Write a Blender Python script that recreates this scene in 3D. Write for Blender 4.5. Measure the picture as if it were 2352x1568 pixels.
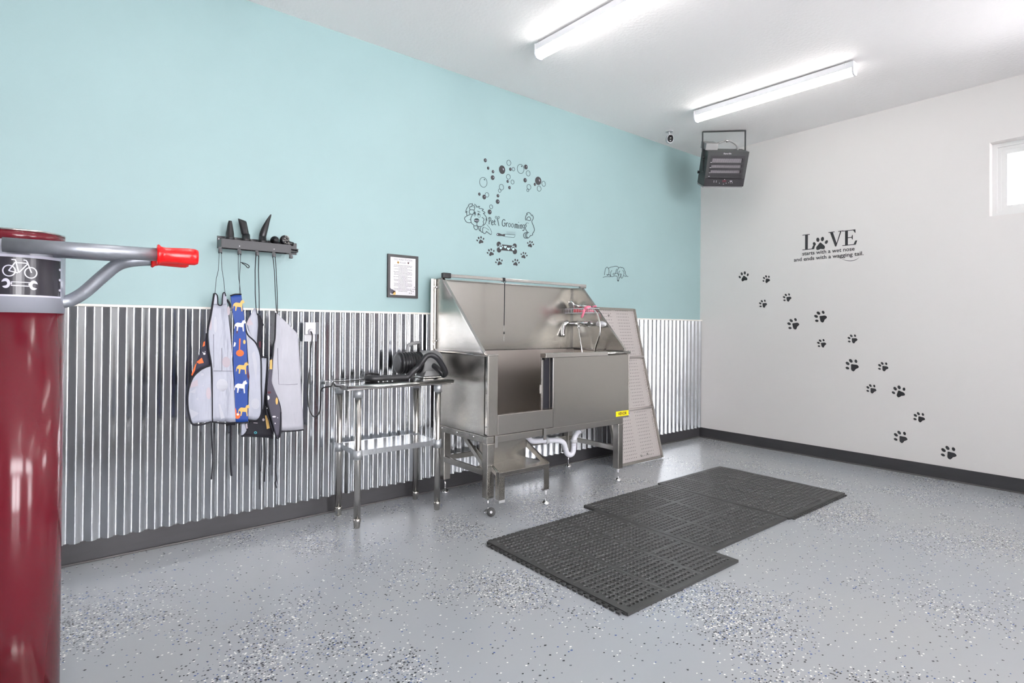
import bpy, bmesh, math, random
from mathutils import Vector, Matrix
from mathutils.geometry import tessellate_polygon
random.seed(7)
S = bpy.context.scene
for o in list(bpy.data.objects): bpy.data.objects.remove(o)
COL = S.collection
PI = math.pi

# ------------------------------------------------------------------ camera
FPX, YAW, PITCH, ROLL = 1291.46, .8912, .0062, .008
CAM = Vector((-5.5768, -3.5633, 1.2)); PY0 = 784 - 40.08
_f = Vector((math.cos(YAW)*math.cos(PITCH), math.sin(YAW)*math.cos(PITCH), math.sin(PITCH)))
_r = Vector((math.sin(YAW), -math.cos(YAW), 0)); _u = _r.cross(_f)
_r, _u = _r*math.cos(ROLL) + _u*math.sin(ROLL), -_r*math.sin(ROLL) + _u*math.cos(ROLL)
cd = bpy.data.cameras.new('camera'); cam = bpy.data.objects.new('camera', cd); COL.objects.link(cam)
cd.sensor_width = 36; cd.lens = 36*FPX/2352; cd.shift_y = -40.08/2352; cd.clip_start = .05
M = Matrix((_r, _u, -_f)).transposed().to_4x4(); M.translation = CAM; cam.matrix_world = M
S.camera = cam
def at(px, py, ax, val):
    """world point where the sight line through a photo pixel meets the plane axis=val"""
    d = _f + _r*((px-1176)/FPX) + _u*((PY0-py)/FPX)
    return CAM + d*((val-CAM[ax])/d[ax])

# ------------------------------------------------------------------ world, exposure
w = bpy.data.worlds.new('sky'); S.world = w; w.use_nodes = True
bg = w.node_tree.nodes['Background']; bg.inputs[0].default_value = (.985, .97, 1, 1); bg.inputs[1].default_value = 18.0
TUBE = 12.0
S.view_settings.view_transform = 'Standard'; S.view_settings.look = 'None'
S.view_settings.exposure = 0.28; S.view_settings.gamma = 1; S.view_settings.use_curve_mapping = False

# ------------------------------------------------------------------ materials
MAT = {}
def mat(name, col=(.5,.5,.5), rough=.5, metal=0, spec=None, emit=None, alpha=None, bump=None, var=None):
    m = bpy.data.materials.new(name); m.use_nodes = True; nt = m.node_tree
    b = nt.nodes['Principled BSDF']; b.inputs['Base Color'].default_value = (*col, 1)
    b.inputs['Roughness'].default_value = rough; b.inputs['Metallic'].default_value = metal
    if spec is not None: b.inputs['Specular IOR Level'].default_value = spec
    if emit: b.inputs['Emission Color'].default_value = (*emit[0], 1); b.inputs['Emission Strength'].default_value = emit[1]
    tc = nt.nodes.new('ShaderNodeTexCoord')
    if bump:                                    # (scale xyz, strength, distance)
        mp = nt.nodes.new('ShaderNodeMapping'); mp.inputs['Scale'].default_value = bump[0]
        nz = nt.nodes.new('ShaderNodeTexNoise'); nz.inputs['Scale'].default_value = 1; nz.inputs['Detail'].default_value = 3
        bp = nt.nodes.new('ShaderNodeBump'); bp.inputs['Strength'].default_value = bump[1]; bp.inputs['Distance'].default_value = bump[2]
        L = nt.links.new
        L(tc.outputs['Object'], mp.inputs[0]); L(mp.outputs[0], nz.inputs[0]); L(nz.outputs[0], bp.inputs['Height']); L(bp.outputs[0], b.inputs['Normal'])
    if var:                                     # (scale xyz, amount) gentle value and roughness change
        mp = nt.nodes.new('ShaderNodeMapping'); mp.inputs['Scale'].default_value = var[0]
        nz = nt.nodes.new('ShaderNodeTexNoise'); nz.inputs['Scale'].default_value = 1; nz.inputs['Detail'].default_value = 4
        rr = nt.nodes.new('ShaderNodeMapRange'); rr.inputs[3].default_value = max(.02, rough*(1-var[1])); rr.inputs[4].default_value = rough*(1+var[1])
        cr = nt.nodes.new('ShaderNodeMapRange'); cr.inputs[1].default_value = .3; cr.inputs[2].default_value = .7
        mx = nt.nodes.new('ShaderNodeMix'); mx.data_type = 'RGBA'
        k = 1-var[1]*.35
        mx.inputs[6].default_value = (col[0]*k, col[1]*k, col[2]*k, 1); mx.inputs[7].default_value = (*[min(1, c*(2-k)) for c in col], 1)
        L = nt.links.new
        L(tc.outputs['Object'], mp.inputs[0]); L(mp.outputs[0], nz.inputs[0]); L(nz.outputs[0], rr.inputs[0]); L(rr.outputs[0], b.inputs['Roughness'])
        L(nz.outputs[0], cr.inputs[0]); L(cr.outputs[0], mx.inputs[0]); L(mx.outputs[2], b.inputs['Base Color'])
    MAT[name] = m; return m
mat('teal_paint', (.296,.424,.429), .48, bump=((90,90,90), .12, .002), var=((3,3,3), .06))
mat('white_paint', (.78,.755,.74), .6, bump=((90,90,90), .12, .002))
mat('rear_paint', (.20,.195,.20), .7)
mat('ceiling_paint', (.96,.935,.93), .8, bump=((45,45,45), .5, .006))
mat('trim_white', (.80,.76,.70), .5)
mat('steel', (.47,.452,.420), .27, 1, bump=((5,5,180), .03, .001))
mat('steel_inner', (.60,.545,.51), .40, 1, bump=((180,180,5), .03, .001))
mat('steel_polished', (.60,.58,.55), .19, 1)
mat('steel_table', (.66,.65,.63), .14, 1)
mat('chrome', (.85,.85,.86), .07, 1)
mat('chrome_dark', (.38,.37,.36), .15, 1)
mat('galv', (.66,.68,.705), .17, 1, bump=((35,35,8), .03, .002), var=((12,12,4), .12))
mat('dryer_grey', (.22,.22,.225), .4)
mat('galv_grey', (.40,.42,.46), .42, .85, bump=((60,60,60), .2, .003), var=((30,30,30), .25))
mat('alu_cast', (.50,.52,.54), .48, .8)
mat('alu_shelf', (.58,.60,.62), .22, 1)
mat('rubber', (.040,.040,.040), .55, var=((25,25,25), .25))
mat('rubber_rim', (.105,.105,.105), .42)
mat('baseboard', (.045,.044,.048), .42, var=((6,6,30), .3))
mat('caulk', (.10,.095,.095), .5)
mat('teal_sticker', (.45,.62,.63), .5)
mat('black_metal', (.020,.020,.024), .38)
mat('black_plastic', (.014,.014,.016), .28)
mat('hose_black', (.020,.020,.023), .38)
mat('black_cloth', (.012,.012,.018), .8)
mat('decal', (.032,.032,.036), .55)
mat('decal_line', (.03,.05,.055), .6)
mat('red_post', (.125,.009,.017), .16, var=((8,8,2), .2))
mat('red_rubber', (.85,.008,.010), .22)
mat('sleeve', (.42,.43,.49), .33, .35)
mat('sticker_black', (.028,.026,.034), .22)
mat('sticker_white', (.55,.54,.63), .3)
mat('white_plastic', (.60,.60,.62), .35)
mat('pvc', (.78,.78,.84), .28)
mat('grey_plastic', (.33,.335,.34), .42)
mat('yellow', (.95,.72,.0), .4)
mat('ink', (.02,.02,.02), .5)
mat('paper', (.66,.645,.665), .22)
mat('paper_ink', (.10,.10,.11), .6)
mat('frame_black', (.022,.020,.022), .35)
mat('orange', (.85,.13,.02), .6)
mat('tan', (.68,.43,.13), .6)
mat('maroon', (.10,.018,.03), .6)
mat('print_white', (.72,.70,.74), .6)
mat('teal_print', (.05,.35,.42), .6)
mat('navy_cloth', (.022,.020,.042), .7)
mat('blue_cloth', (.012,.055,.27), .55)
mat('grey_cloth', (.075,.07,.095), .7)
mat('lining', (.37,.385,.455), .34, bump=((16,16,4), .6, .02), var=((7,7,5), .3))
mat('lining_warm', (.43,.37,.41), .42)
mat('lining_light', (.42,.43,.48), .42)
mat('lining_grey', (.40,.40,.445), .38, bump=((14,14,4), .6, .02), var=((7,7,5), .2))
mat('bin_red', (.75,.01,.03), .4)
mat('bin_pink', (.85,.22,.33), .4)
mat('heater_body', (.035,.037,.038), .38)
mat('heater_face', (.022,.020,.024), .30)
mat('drip_grey', (.30,.30,.30), .5)
mat('heater_coil', (.24,.22,.24), .45, .3)
mat('light_body', (.82,.82,.85), .4)
mat('vinyl', (.80,.80,.79), .35)
mat('diffuser', (1,1,1), .5, emit=((1,.965,.93), TUBE))
mat('led_red', (.5,.02,.02), .4, emit=((1,.1,.08), .8))
mat('bubble_grey', (.25,.33,.35), .6)
mat('ramp_steel', (.50,.46,.44), .5, .55)

def nodes(name):
    m = bpy.data.materials.new(name); m.use_nodes = True; MAT[name] = m
    nt = m.node_tree; return m, nt, nt.nodes['Principled BSDF'], nt.nodes.new, nt.links.new
def floor_material():
    m, nt, b, N, L = nodes('epoxy_floor')
    tc = N('ShaderNodeTexCoord')
    big = N('ShaderNodeTexNoise'); big.inputs['Scale'].default_value = 1.55; big.inputs['Detail'].default_value = 2.5; big.inputs['Roughness'].default_value = .55
    L(tc.outputs['Object'], big.inputs[0])
    dens = N('ShaderNodeMapRange'); dens.interpolation_type = 'SMOOTHSTEP'
    for i, v in ((1,.44),(2,.74),(3,.025),(4,.55)): dens.inputs[i].default_value = v
    L(big.outputs[0], dens.inputs[0])
    tone = N('ShaderNodeTexNoise'); tone.inputs['Scale'].default_value = .9; tone.inputs['Detail'].default_value = 4
    L(tc.outputs['Object'], tone.inputs[0])
    tr = N('ShaderNodeValToRGB'); tr.color_ramp.elements[0].position = .32; tr.color_ramp.elements[1].position = .68
    tr.color_ramp.elements[0].color = (.345,.362,.393,1); tr.color_ramp.elements[1].color = (.37,.378,.388,1)
    L(tone.outputs[0], tr.inputs[0])
    cur = tr.outputs[0]
    for sc, size, off in ((100, .46, 0), (72, .42, 3.7)):
        mp = N('ShaderNodeMapping'); mp.inputs['Location'].default_value = (off, off, 0); mp.inputs['Scale'].default_value = (1, 1.25, 1)
        v = N('ShaderNodeTexVoronoi'); v.inputs['Scale'].default_value = sc; v.voronoi_dimensions = '2D'; v.distance = 'MANHATTAN'
        L(tc.outputs['Object'], mp.inputs[0]); L(mp.outputs[0], v.inputs['Vector'])
        sp = N('ShaderNodeSeparateColor'); L(v.outputs['Color'], sp.inputs[0])
        # flake radius varies
        rad = N('ShaderNodeMath'); rad.operation = 'MULTIPLY_ADD'; rad.inputs[1].default_value = size*.55; rad.inputs[2].default_value = size*.6
        L(sp.outputs[2], rad.inputs[0])
        ins = N('ShaderNodeMath'); ins.operation = 'LESS_THAN'; L(v.outputs['Distance'], ins.inputs[0]); L(rad.outputs[0], ins.inputs[1])
        pr = N('ShaderNodeMath'); pr.operation = 'LESS_THAN'; L(sp.outputs[0], pr.inputs[0]); L(dens.outputs[0], pr.inputs[1])
        mu = N('ShaderNodeMath'); mu.operation = 'MULTIPLY'; L(ins.outputs[0], mu.inputs[0]); L(pr.outputs[0], mu.inputs[1])
        cr = N('ShaderNodeValToRGB'); cr.color_ramp.interpolation = 'CONSTANT'; e = cr.color_ramp.elements
        e[0].position = 0; e[0].color = (.025,.027,.035,1); e[1].position = .40; e[1].color = (.80,.79,.76,1)
        x = e.new(.70); x.color = (.06,.10,.26,1); x = e.new(.84); x.color = (.16,.17,.19,1)
        L(sp.outputs[1], cr.inputs[0])
        mx = N('ShaderNodeMix'); mx.data_type = 'RGBA'; L(mu.outputs[0], mx.inputs[0]); L(cur, mx.inputs[6]); L(cr.outputs[0], mx.inputs[7])
        cur = mx.outputs[2]
    L(cur, b.inputs['Base Color']); b.inputs['Roughness'].default_value = .27; b.inputs['Specular IOR Level'].default_value = .5
    nz = N('ShaderNodeTexNoise'); nz.inputs['Scale'].default_value = 14; L(tc.outputs['Object'], nz.inputs[0])
    bp = N('ShaderNodeBump'); bp.inputs['Strength'].default_value = .12; bp.inputs['Distance'].default_value = .004
    L(nz.outputs[0], bp.inputs['Height']); L(bp.outputs[0], b.inputs['Normal'])
floor_material()
def glass_material():
    m, nt, b, N, L = nodes('window_glass'); out = nt.nodes['Material Output']
    t = N('ShaderNodeBsdfTransparent'); g = N('ShaderNodeBsdfGlossy'); g.inputs['Roughness'].default_value = .02
    fr = N('ShaderNodeFresnel'); mx = N('ShaderNodeMixShader')
    L(fr.outputs[0], mx.inputs[0]); L(t.outputs[0], mx.inputs[1]); L(g.outputs[0], mx.inputs[2]); L(mx.outputs[0], out.inputs[0])
glass_material()
def perforated_material():
    """sheet metal with staggered slots painted dark; object x = across, z = along the sheet"""
    m, nt, b, N, L = nodes('perforated'); out = nt.nodes['Material Output']
    b.inputs['Base Color'].default_value = (.50,.46,.445,1); b.inputs['Metallic'].default_value = .45; b.inputs['Roughness'].default_value = .48
    tc = N('ShaderNodeUVMap'); sp = N('ShaderNodeSeparateXYZ'); L(tc.outputs[0], sp.inputs[0])
    def m2(op, a, c=None):
        n = N('ShaderNodeMath'); n.operation = op
        if hasattr(a, 'links'): L(a, n.inputs[0])
        else: n.inputs[0].default_value = a
        if c is not None:
            if hasattr(c, 'links'): L(c, n.inputs[1])
            else: n.inputs[1].default_value = c
        return n.outputs[0]
    U, V = sp.outputs[0], sp.outputs[1]
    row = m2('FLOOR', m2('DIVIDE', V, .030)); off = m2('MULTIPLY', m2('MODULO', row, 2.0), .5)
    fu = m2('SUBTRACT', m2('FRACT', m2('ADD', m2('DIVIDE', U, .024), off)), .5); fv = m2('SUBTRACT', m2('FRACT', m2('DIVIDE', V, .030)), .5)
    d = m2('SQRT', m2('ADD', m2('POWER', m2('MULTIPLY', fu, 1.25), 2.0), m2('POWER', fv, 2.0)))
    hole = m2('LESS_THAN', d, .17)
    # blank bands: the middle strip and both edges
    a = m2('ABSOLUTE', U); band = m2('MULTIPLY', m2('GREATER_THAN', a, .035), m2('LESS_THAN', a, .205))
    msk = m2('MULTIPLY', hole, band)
    t = N('ShaderNodeBsdfDiffuse'); t.inputs[0].default_value = (.10,.095,.095,1); mx = N('ShaderNodeMixShader')  # dark colour paints the shade behind the holes; nothing is cut through
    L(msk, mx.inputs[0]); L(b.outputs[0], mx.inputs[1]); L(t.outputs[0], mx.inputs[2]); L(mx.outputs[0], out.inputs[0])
perforated_material()

# ------------------------------------------------------------------ mesh helpers
class MB:
    def __init__(s, m='steel'): s.bm = bmesh.new(); s.mats = []; s.use(m)
    def use(s, m):
        if m not in s.mats: s.mats.append(m)
        s.mi = s.mats.index(m); return s
    def face(s, vs, smooth=False):
        try: f = s.bm.faces.new(vs)
        except ValueError: return None
        f.material_index = s.mi; f.smooth = smooth; return f
    def V(s, p): return s.bm.verts.new(Vector(p))
    def box(s, lo, hi, bev=0, mtx=None):
        x0,y0,z0 = lo; x1,y1,z1 = hi
        v = [s.V(p) for p in ((x0,y0,z0),(x1,y0,z0),(x1,y1,z0),(x0,y1,z0),(x0,y0,z1),(x1,y0,z1),(x1,y1,z1),(x0,y1,z1))]
        fs = [s.face([v[i] for i in q]) for q in ((3,2,1,0),(4,5,6,7),(0,1,5,4),(1,2,6,5),(2,3,7,6),(3,0,4,7))]
        if mtx:
            for q in v: q.co = mtx @ q.co
        if bev:
            es = list({e for f in fs for e in f.edges})
            r = bmesh.ops.bevel(s.bm, geom=es, offset=bev, segments=2, affect='EDGES', profile=.5)
            for f in r['faces']: f.material_index = s.mi
        return s
    def beam(s, a, b, wx, wz, up=(0,0,1), bev=0):
        """rectangular bar from a to b; wx across, wz along 'up'"""
        a, b = Vector(a), Vector(b); d = (b-a); L = d.length; d.normalize()
        x = d.cross(Vector(up)).normalized(); z = x.cross(d)
        mt = Matrix((x, d, z)).transposed().to_4x4(); mt.translation = a
        return s.box((-wx/2,0,-wz/2), (wx/2,L,wz/2), bev, mt)
    def tube(s, path, r, seg=10, closed=False, caps=True, smooth=True, squash=None):
        P = [Vector(p) for p in path]; n = len(P); rs = r if isinstance(r, (list,tuple)) else [r]*n
        T = []
        for i in range(n):
            a = P[i-1] if (i > 0 or closed) else P[i]; b = P[(i+1) % n] if (i < n-1 or closed) else P[i]
            d = (b-a); T.append(d.normalized() if d.length > 1e-9 else Vector((0,0,1)))
        ref = Vector((0,0,1)) if abs(T[0].z) < .9 else Vector((1,0,0))
        nx = T[0].cross(ref).normalized(); rings = []
        for i in range(n):
            nx = (nx - T[i]*nx.dot(T[i]));
            nx = nx.normalized() if nx.length > 1e-6 else T[i].orthogonal().normalized()
            ny = T[i].cross(nx)
            k = squash or 1
            rings.append([s.V(P[i] + (nx*math.cos(t)*rs[i] + ny*math.sin(t)*rs[i]*k)) for t in [2*PI*j/seg for j in range(seg)]])
        for i in range(n if closed else n-1):
            A, B = rings[i], rings[(i+1) % n]
            for j in range(seg): s.face([A[j], A[(j+1)%seg], B[(j+1)%seg], B[j]], smooth)
        if caps and not closed: s.face(rings[0][::-1]); s.face(rings[-1])
        return s
    def lathe(s, prof, o, axis=(0,0,1), seg=24, smooth=True, ref=None, sx=1, sy=1):
        """prof: (radius, height) pairs along axis from o"""
        A = Vector(axis).normalized(); X = (Vector(ref) if ref else A.orthogonal()).normalized(); Y = A.cross(X); o = Vector(o)
        rings = []
        for r, h in prof:
            if r < 1e-6: rings.append([s.V(o+A*h)])
            else: rings.append([s.V(o + A*h + X*(r*sx*math.cos(2*PI*j/seg)) + Y*(r*sy*math.sin(2*PI*j/seg))) for j in range(seg)])
        for a, b in zip(rings, rings[1:]):
            for j in range(seg):
                k = (j+1) % seg
                if len(a) == 1 and len(b) == 1: continue
                if len(a) == 1: s.face([a[0], b[k], b[j]][::-1], smooth)
                elif len(b) == 1: s.face([a[j], a[k], b[0]], smooth)
                else: s.face([a[j], a[k], b[k], b[j]], smooth)
        if len(rings[0]) > 1: s.face(rings[0][::-1])
        if len(rings[-1]) > 1: s.face(rings[-1])
        return s
    def cyl(s, a, b, r, seg=16, r2=None):
        a, b = Vector(a), Vector(b); return s.lathe([(r,0),(r if r2 is None else r2,(b-a).length)], a, b-a, seg)
    def prism(s, pts, thick):
        """pts: 3-D outline (planar); thick: Vector offset"""
        a = [s.V(p) for p in pts]; t = Vector(thick); b = [s.V(Vector(p)+t) for p in pts]
        tri = tessellate_polygon([[Vector(p) for p in pts]])
        for q in tri: s.face([a[i] for i in q]); s.face([b[i] for i in q][::-1])
        n = len(a)
        for i in range(n): s.face([a[i], a[(i+1)%n], b[(i+1)%n], b[i]])
        return s
    def poly(s, pts2, mp, holes=()):
        """flat filled outline through a mapping (u,v)->point"""
        loops = [[Vector((u, v, 0)) for u, v in lp] for lp in (pts2, *holes)]
        flat = [p for lp in loops for p in lp]; vs = [s.V(mp(p.x, p.y)) for p in flat]
        for q in tessellate_polygon(loops): s.face([vs[i] for i in q])
        return s
    def stroke(s, pts, wd, mp, closed=False):
        n = len(pts); P = [Vector((*p, 0)) for p in pts]; ws = wd if isinstance(wd, (list,tuple)) else [wd]*n
        L_, R_ = [], []
        for i in range(n):
            a = P[i-1] if (i > 0 or closed) else P[i]; b = P[(i+1)%n] if (i < n-1 or closed) else P[i]
            d = b-a; d = d.normalized() if d.length > 1e-9 else Vector((1,0,0)); q = Vector((-d.y, d.x, 0))*ws[i]/2
            l, r = P[i]+q, P[i]-q; L_.append(s.V(mp(l.x, l.y))); R_.append(s.V(mp(r.x, r.y)))
        for i in range(n if closed else n-1):
            j = (i+1) % n; s.face([L_[i], L_[j], R_[j], R_[i]])
        return s
    def ell(s, cx, cy, rx, ry, mp, rot=0, n=20):
        c, q = math.cos(rot), math.sin(rot)
        return s.poly([(cx + rx*math.cos(t)*c - ry*math.sin(t)*q, cy + rx*math.cos(t)*q + ry*math.sin(t)*c) for t in [2*PI*i/n for i in range(n)]], mp)
    def ring(s, cx, cy, rx, ry, wd, mp, rot=0, n=28):
        c, q = math.cos(rot), math.sin(rot)
        return s.stroke([(cx + rx*math.cos(t)*c - ry*math.sin(t)*q, cy + rx*math.cos(t)*q + ry*math.sin(t)*c) for t in [2*PI*i/n for i in range(n)]], wd, mp, True)
    def text(s, st, size, mp, x=0, y=0, align='LEFT', sx=1.0, fit=None, bold=0):
        c = bpy.data.curves.new('t', 'FONT'); c.body = st; c.size = size; c.offset = bold; c.align_x = align; c.resolution_u = 3
        o = bpy.data.objects.new('t', c); COL.objects.link(o); bpy.context.view_layer.update()
        me = bpy.data.meshes.new_from_object(o.evaluated_get(bpy.context.evaluated_depsgraph_get()))
        if fit: xs_ = [v.co.x for v in me.vertices]; sx = fit/(max(xs_)-min(xs_))
        vs = [s.V(mp(x + v.co.x*sx, y + v.co.y)) for v in me.vertices]
        for p in me.polygons: s.face([vs[i] for i in p.vertices])
        bpy.data.objects.remove(o); bpy.data.curves.remove(c); bpy.data.meshes.remove(me)
        return s
    def build(s, name, parent=None, base=None, fix=True):
        me = bpy.data.meshes.new(name)
        if fix: bmesh.ops.recalc_face_normals(s.bm, faces=s.bm.faces)
        vs = [v.co for v in s.bm.verts]
        if parent: off = Vector(parent['_w'])
        elif base: off = Vector(base)
        else:
            lo = [min(v[i] for v in vs) for i in range(3)]; hi = [max(v[i] for v in vs) for i in range(3)]
            off = Vector(((lo[0]+hi[0])/2, (lo[1]+hi[1])/2, lo[2]))
        for v in s.bm.verts: v.co -= off
        s.bm.to_mesh(me); s.bm.free()
        for m in s.mats: me.materials.append(MAT[m])
        o = bpy.data.objects.new(name, me); COL.objects.link(o); o['_w'] = tuple(off)
        if parent: o.parent = parent
        else: o.location = off
        return o
def thing(name, label, cat, loc=(0,0,0), group=None):
    o = bpy.data.objects.new(name, None); o.empty_display_size = .05; COL.objects.link(o); o.location = loc; o['_w'] = tuple(loc)
    return tag(o, label, cat, group)
def tag(o, label, cat, group=None):
    o['label'] = label; o['category'] = cat
    if group: o['group'] = group
    return o
def struct(o): o['kind'] = 'structure'; return o
def arc(cx, cy, r, a0, a1, n=10, ry=None):
    return [(cx + r*math.cos(math.radians(a0+(a1-a0)*i/n)), cy + (ry or r)*math.sin(math.radians(a0+(a1-a0)*i/n))) for i in range(n+1)]
def smooth(pts, k=6, closed=False):
    """Catmull-Rom through points of any dimension"""
    P = [Vector(p) for p in pts]; n = len(P); out = []
    for i in range(n if closed else n-1):
        if closed: a, b, c, d = P[i-1], P[i], P[(i+1)%n], P[(i+2)%n]
        else: a, b, c, d = P[max(i-1,0)], P[i], P[i+1], P[min(i+2,n-1)]
        for j in range(k):
            t = j/k
            out.append(.5*((2*b) + (c-a)*t + (2*a-5*b+4*c-d)*t*t + (3*b-a-3*c+d)*t**3))
    if not closed: out.append(P[-1])
    return [tuple(p) for p in out]
def wallmap(ox, oy, sc, ax, val):
    """drawing made in a crop of the photo -> fixed place on a wall plane"""
    return lambda u, v: at(ox+u/sc, oy+v/sc, ax, val)

# ================================================================== THE ROOM
X0, Y0, H = -7.6, -6.2, 3.117
struct(MB('epoxy_floor').box((X0-.15,Y0-.15,-.12), (.15,.15,0)).build('floor', base=(0,0,0)))
struct(MB('ceiling_paint').box((X0-.15,Y0-.15,H), (.15,.15,H+.12)).build('ceiling'))
struct(MB('teal_paint').box((X0,0,0), (.15,.15,H)).build('wall_left'))
WY0, WY1, WZ0, WZ1 = -3.75, -2.505, 2.085, 2.655
b = MB('white_paint')
b.box((0,Y0,0),(.15,0,WZ0)).box((0,Y0,WZ1),(.15,0,H)).box((0,WY1,WZ0),(.15,0,WZ1)).box((0,Y0,WZ0),(.15,WY0,WZ1))
struct(b.build('wall_right'))
struct(MB('rear_paint').box((X0-.15,Y0,0),(X0,.15,H)).build('wall_rear'))
DOORS, DZ = ((-6.5,-4.9),(-2.95,-1.95)), 2.05
ADDED_HIGHS, HZ0, HZ1 = ((-6.9,-4.3),(-3.6,-.6)), 2.15, 2.95
b = MB('white_paint'); b.box((X0,Y0-.15,0),(DOORS[0][0],Y0,DZ)).box((DOORS[0][1],Y0-.15,0),(DOORS[1][0],Y0,DZ)).box((DOORS[1][1],Y0-.15,0),(.15,Y0,DZ))
b.box((X0,Y0-.15,DZ),(.15,Y0,HZ0)).box((X0,Y0-.15,HZ1),(.15,Y0,H)).box((X0,Y0-.15,HZ0),(ADDED_HIGHS[0][0],Y0,HZ1)).box((ADDED_HIGHS[0][1],Y0-.15,HZ0),(ADDED_HIGHS[1][0],Y0,HZ1)).box((ADDED_HIGHS[1][1],Y0-.15,HZ0),(.15,Y0,HZ1))
struct(b.build('wall_near'))
# glazed double doors behind the camera
for di, (DX0, DX1) in enumerate(DOORS):
    b = MB('black_metal'); m_ = (DX0+DX1)/2
    for x0, x1 in ((DX0,m_-.002),(m_+.002,DX1)):
        b.box((x0,Y0-.10,0),(x0+.07,Y0-.04,DZ)).box((x1-.07,Y0-.10,0),(x1,Y0-.04,DZ)).box((x0,Y0-.10,DZ-.08),(x1,Y0-.04,DZ)).box((x0,Y0-.10,0),(x1,Y0-.04,.16))
    dr = struct(b.build('door_%d' % (di+1)))
    MB('window_glass').box((DX0+.07,Y0-.075,.16),(DX1-.07,Y0-.07,DZ-.08)).build('glass', dr)
for wi, (wa, wb) in enumerate(ADDED_HIGHS):  # unseen high windows, added to bring more daylight into the room
    b = MB('vinyl'); yv = Y0-.10
    b.box((wa,yv,HZ0),(wb,yv+.05,HZ0+.04)).box((wa,yv,HZ1-.04),(wb,yv+.05,HZ1)).box((wa,yv,HZ0+.04),(wa+.04,yv+.05,HZ1-.04)).box((wb-.04,yv,HZ0+.04),(wb,yv+.05,HZ1-.04)).box(((wa+wb)/2-.02,yv,HZ0+.04),((wa+wb)/2+.02,yv+.05,HZ1-.04))
    hw2 = struct(b.build('window_%d' % (wi+2))); MB('window_glass').box((wa+.04,yv+.02,HZ0+.04),(wb-.04,yv+.025,HZ1-.04)).build('glass', hw2)
# window high in the right wall
b = MB('vinyl')
def frame_ring(b, x0, x1, y0, y1, z0, z1, t):
    b.box((x0,y0,z0),(x1,y1,z0+t)).box((x0,y0,z1-t),(x1,y1,z1)).box((x0,y0,z0+t),(x1,y0+t,z1-t)).box((x0,y1-t,z0+t),(x1,y1,z1-t))
frame_ring(b, .085, .145, WY0, WY1, WZ0, WZ1, .030)
frame_ring(b, .098, .135, WY0+.03, WY1-.03, WZ0+.03, WZ1-.03, .022)
wn = struct(b.build('window_1'))
b = MB('vinyl'); frame_ring(b, .105, .130, WY0+.052, WY1-.052, WZ0+.052, WZ1-.052, .035); b.box((.105,-3.15,WZ0+.08),(.13,-3.11,WZ1-.08)); b.build('sash', wn)
MB('window_glass').box((.116,WY0+.08,WZ0+.08),(.120,WY1-.08,WZ1-.08)).build('glass', wn)
# baseboards with their bottom bead
b = MB('baseboard'); b.box((X0,-.010,0),(0,-.0005,.108)); b.use('caulk'); b.box((X0,-.024,0),(-.02,-.010,.010), .004); struct(b.build('baseboard_left'))
b = MB('baseboard'); b.box((-.010,Y0,0),(-.0005,-.010,.108)); b.use('caulk'); b.box((-.022,Y0,0),(-.010,-.024,.010), .004); struct(b.build('baseboard_right'))

# corrugated galvanised wainscot: rounded trapezoid waves, real relief
TOPZ = 1.288
def corr(x):
    t = ((x+5.518)/.0678) % 1.0; s_ = math.sin(2*PI*t); return -.0130 - .0098*math.asin(.965*s_)/math.asin(.965)
b = MB('galv'); n = int((-.005-X0)/.0678*14); prev = None
xs = [X0 + (-.005-X0)*i/n for i in range(n+1)]
zs = (.105, .5, .9, TOPZ)
cols = [[b.V((x, corr(x) - .0012*math.sin(x*3+z*2), z)) for z in zs] for x in xs]
for A, B in zip(cols, cols[1:]):
    for k in range(len(zs)-1): b.face([A[k], B[k], B[k+1], A[k+1]], True)
bk = [(b.V((x,-.0008,zs[0])), b.V((x,-.0008,zs[-1]))) for x in (xs[0], xs[-1])]
tag(b.build('corrugated_panel', base=(X0,0,.105), fix=False), 'galvanised corrugated steel wainscot running along the lower half of the teal wall', 'wall panel')
b = MB('trim_white'); b.box((X0,-.030,TOPZ+.001),(-.002,-.0005,TOPZ+.014), .002); struct(b.build('trim_1'))

# ================================================================== CEILING LIGHTS
def strip_light(x, y0, y1, label, drift=0):
    t = thing('strip_light', label, 'ceiling light', (x,(y0+y1)/2,3.03), 'linear ceiling lights')
    def P(dx, y, z): return (x+dx+drift*(y0-y)/(y0-y1), y, z)
    def ext(prof, m, a, c, nm):
        b = MB(m); A = [b.V(P(px, a, pz)) for px, pz in prof]; B = [b.V(P(px, c, pz)) for px, pz in prof]; k = len(prof)
        for i in range(k): b.face([A[i], A[(i+1)%k], B[(i+1)%k], B[i]])
        b.face(A[::-1]); b.face(B); return b.build(nm, t)
    ext([(-.034,3.060),(.034,3.060),(.034,3.102),(.026,3.108),(-.026,3.108),(-.034,3.102)], 'light_body', y0-.004, y1+.004, 'housing')
    ext([(-.034,3.0595),(.034,3.0595),(.035,3.035),(.026,3.018),(.012,3.012),(-.012,3.012),(-.026,3.018),(-.035,3.035)], 'diffuser', y0-.012, y1+.012, 'diffuser')
    for y, s in ((y0,-1),(y1,1)):
        ext([(-.037,3.060),(-.037,3.034),(-.027,3.014),(-.012,3.008),(.012,3.008),(.027,3.014),(.037,3.034),(.037,3.104),(-.037,3.104)], 'light_body', y, y+s*.011, 'end_cap')
        b = MB('chrome'); b.tube([P(-.036,y+s*.05,3.085),P(-.046,y+s*.05,3.10),P(-.040,y+s*.05,H-.001)], .0018, 6); b.build('mounting_clip', t)
strip_light(-3.07, -.72, -1.96, 'bright linear ceiling light cut off by the top edge of the photo', .03)
strip_light(-1.24, -.74, -1.99, 'bright linear ceiling light hanging nearest the wall heater and the corner', .05)
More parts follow.
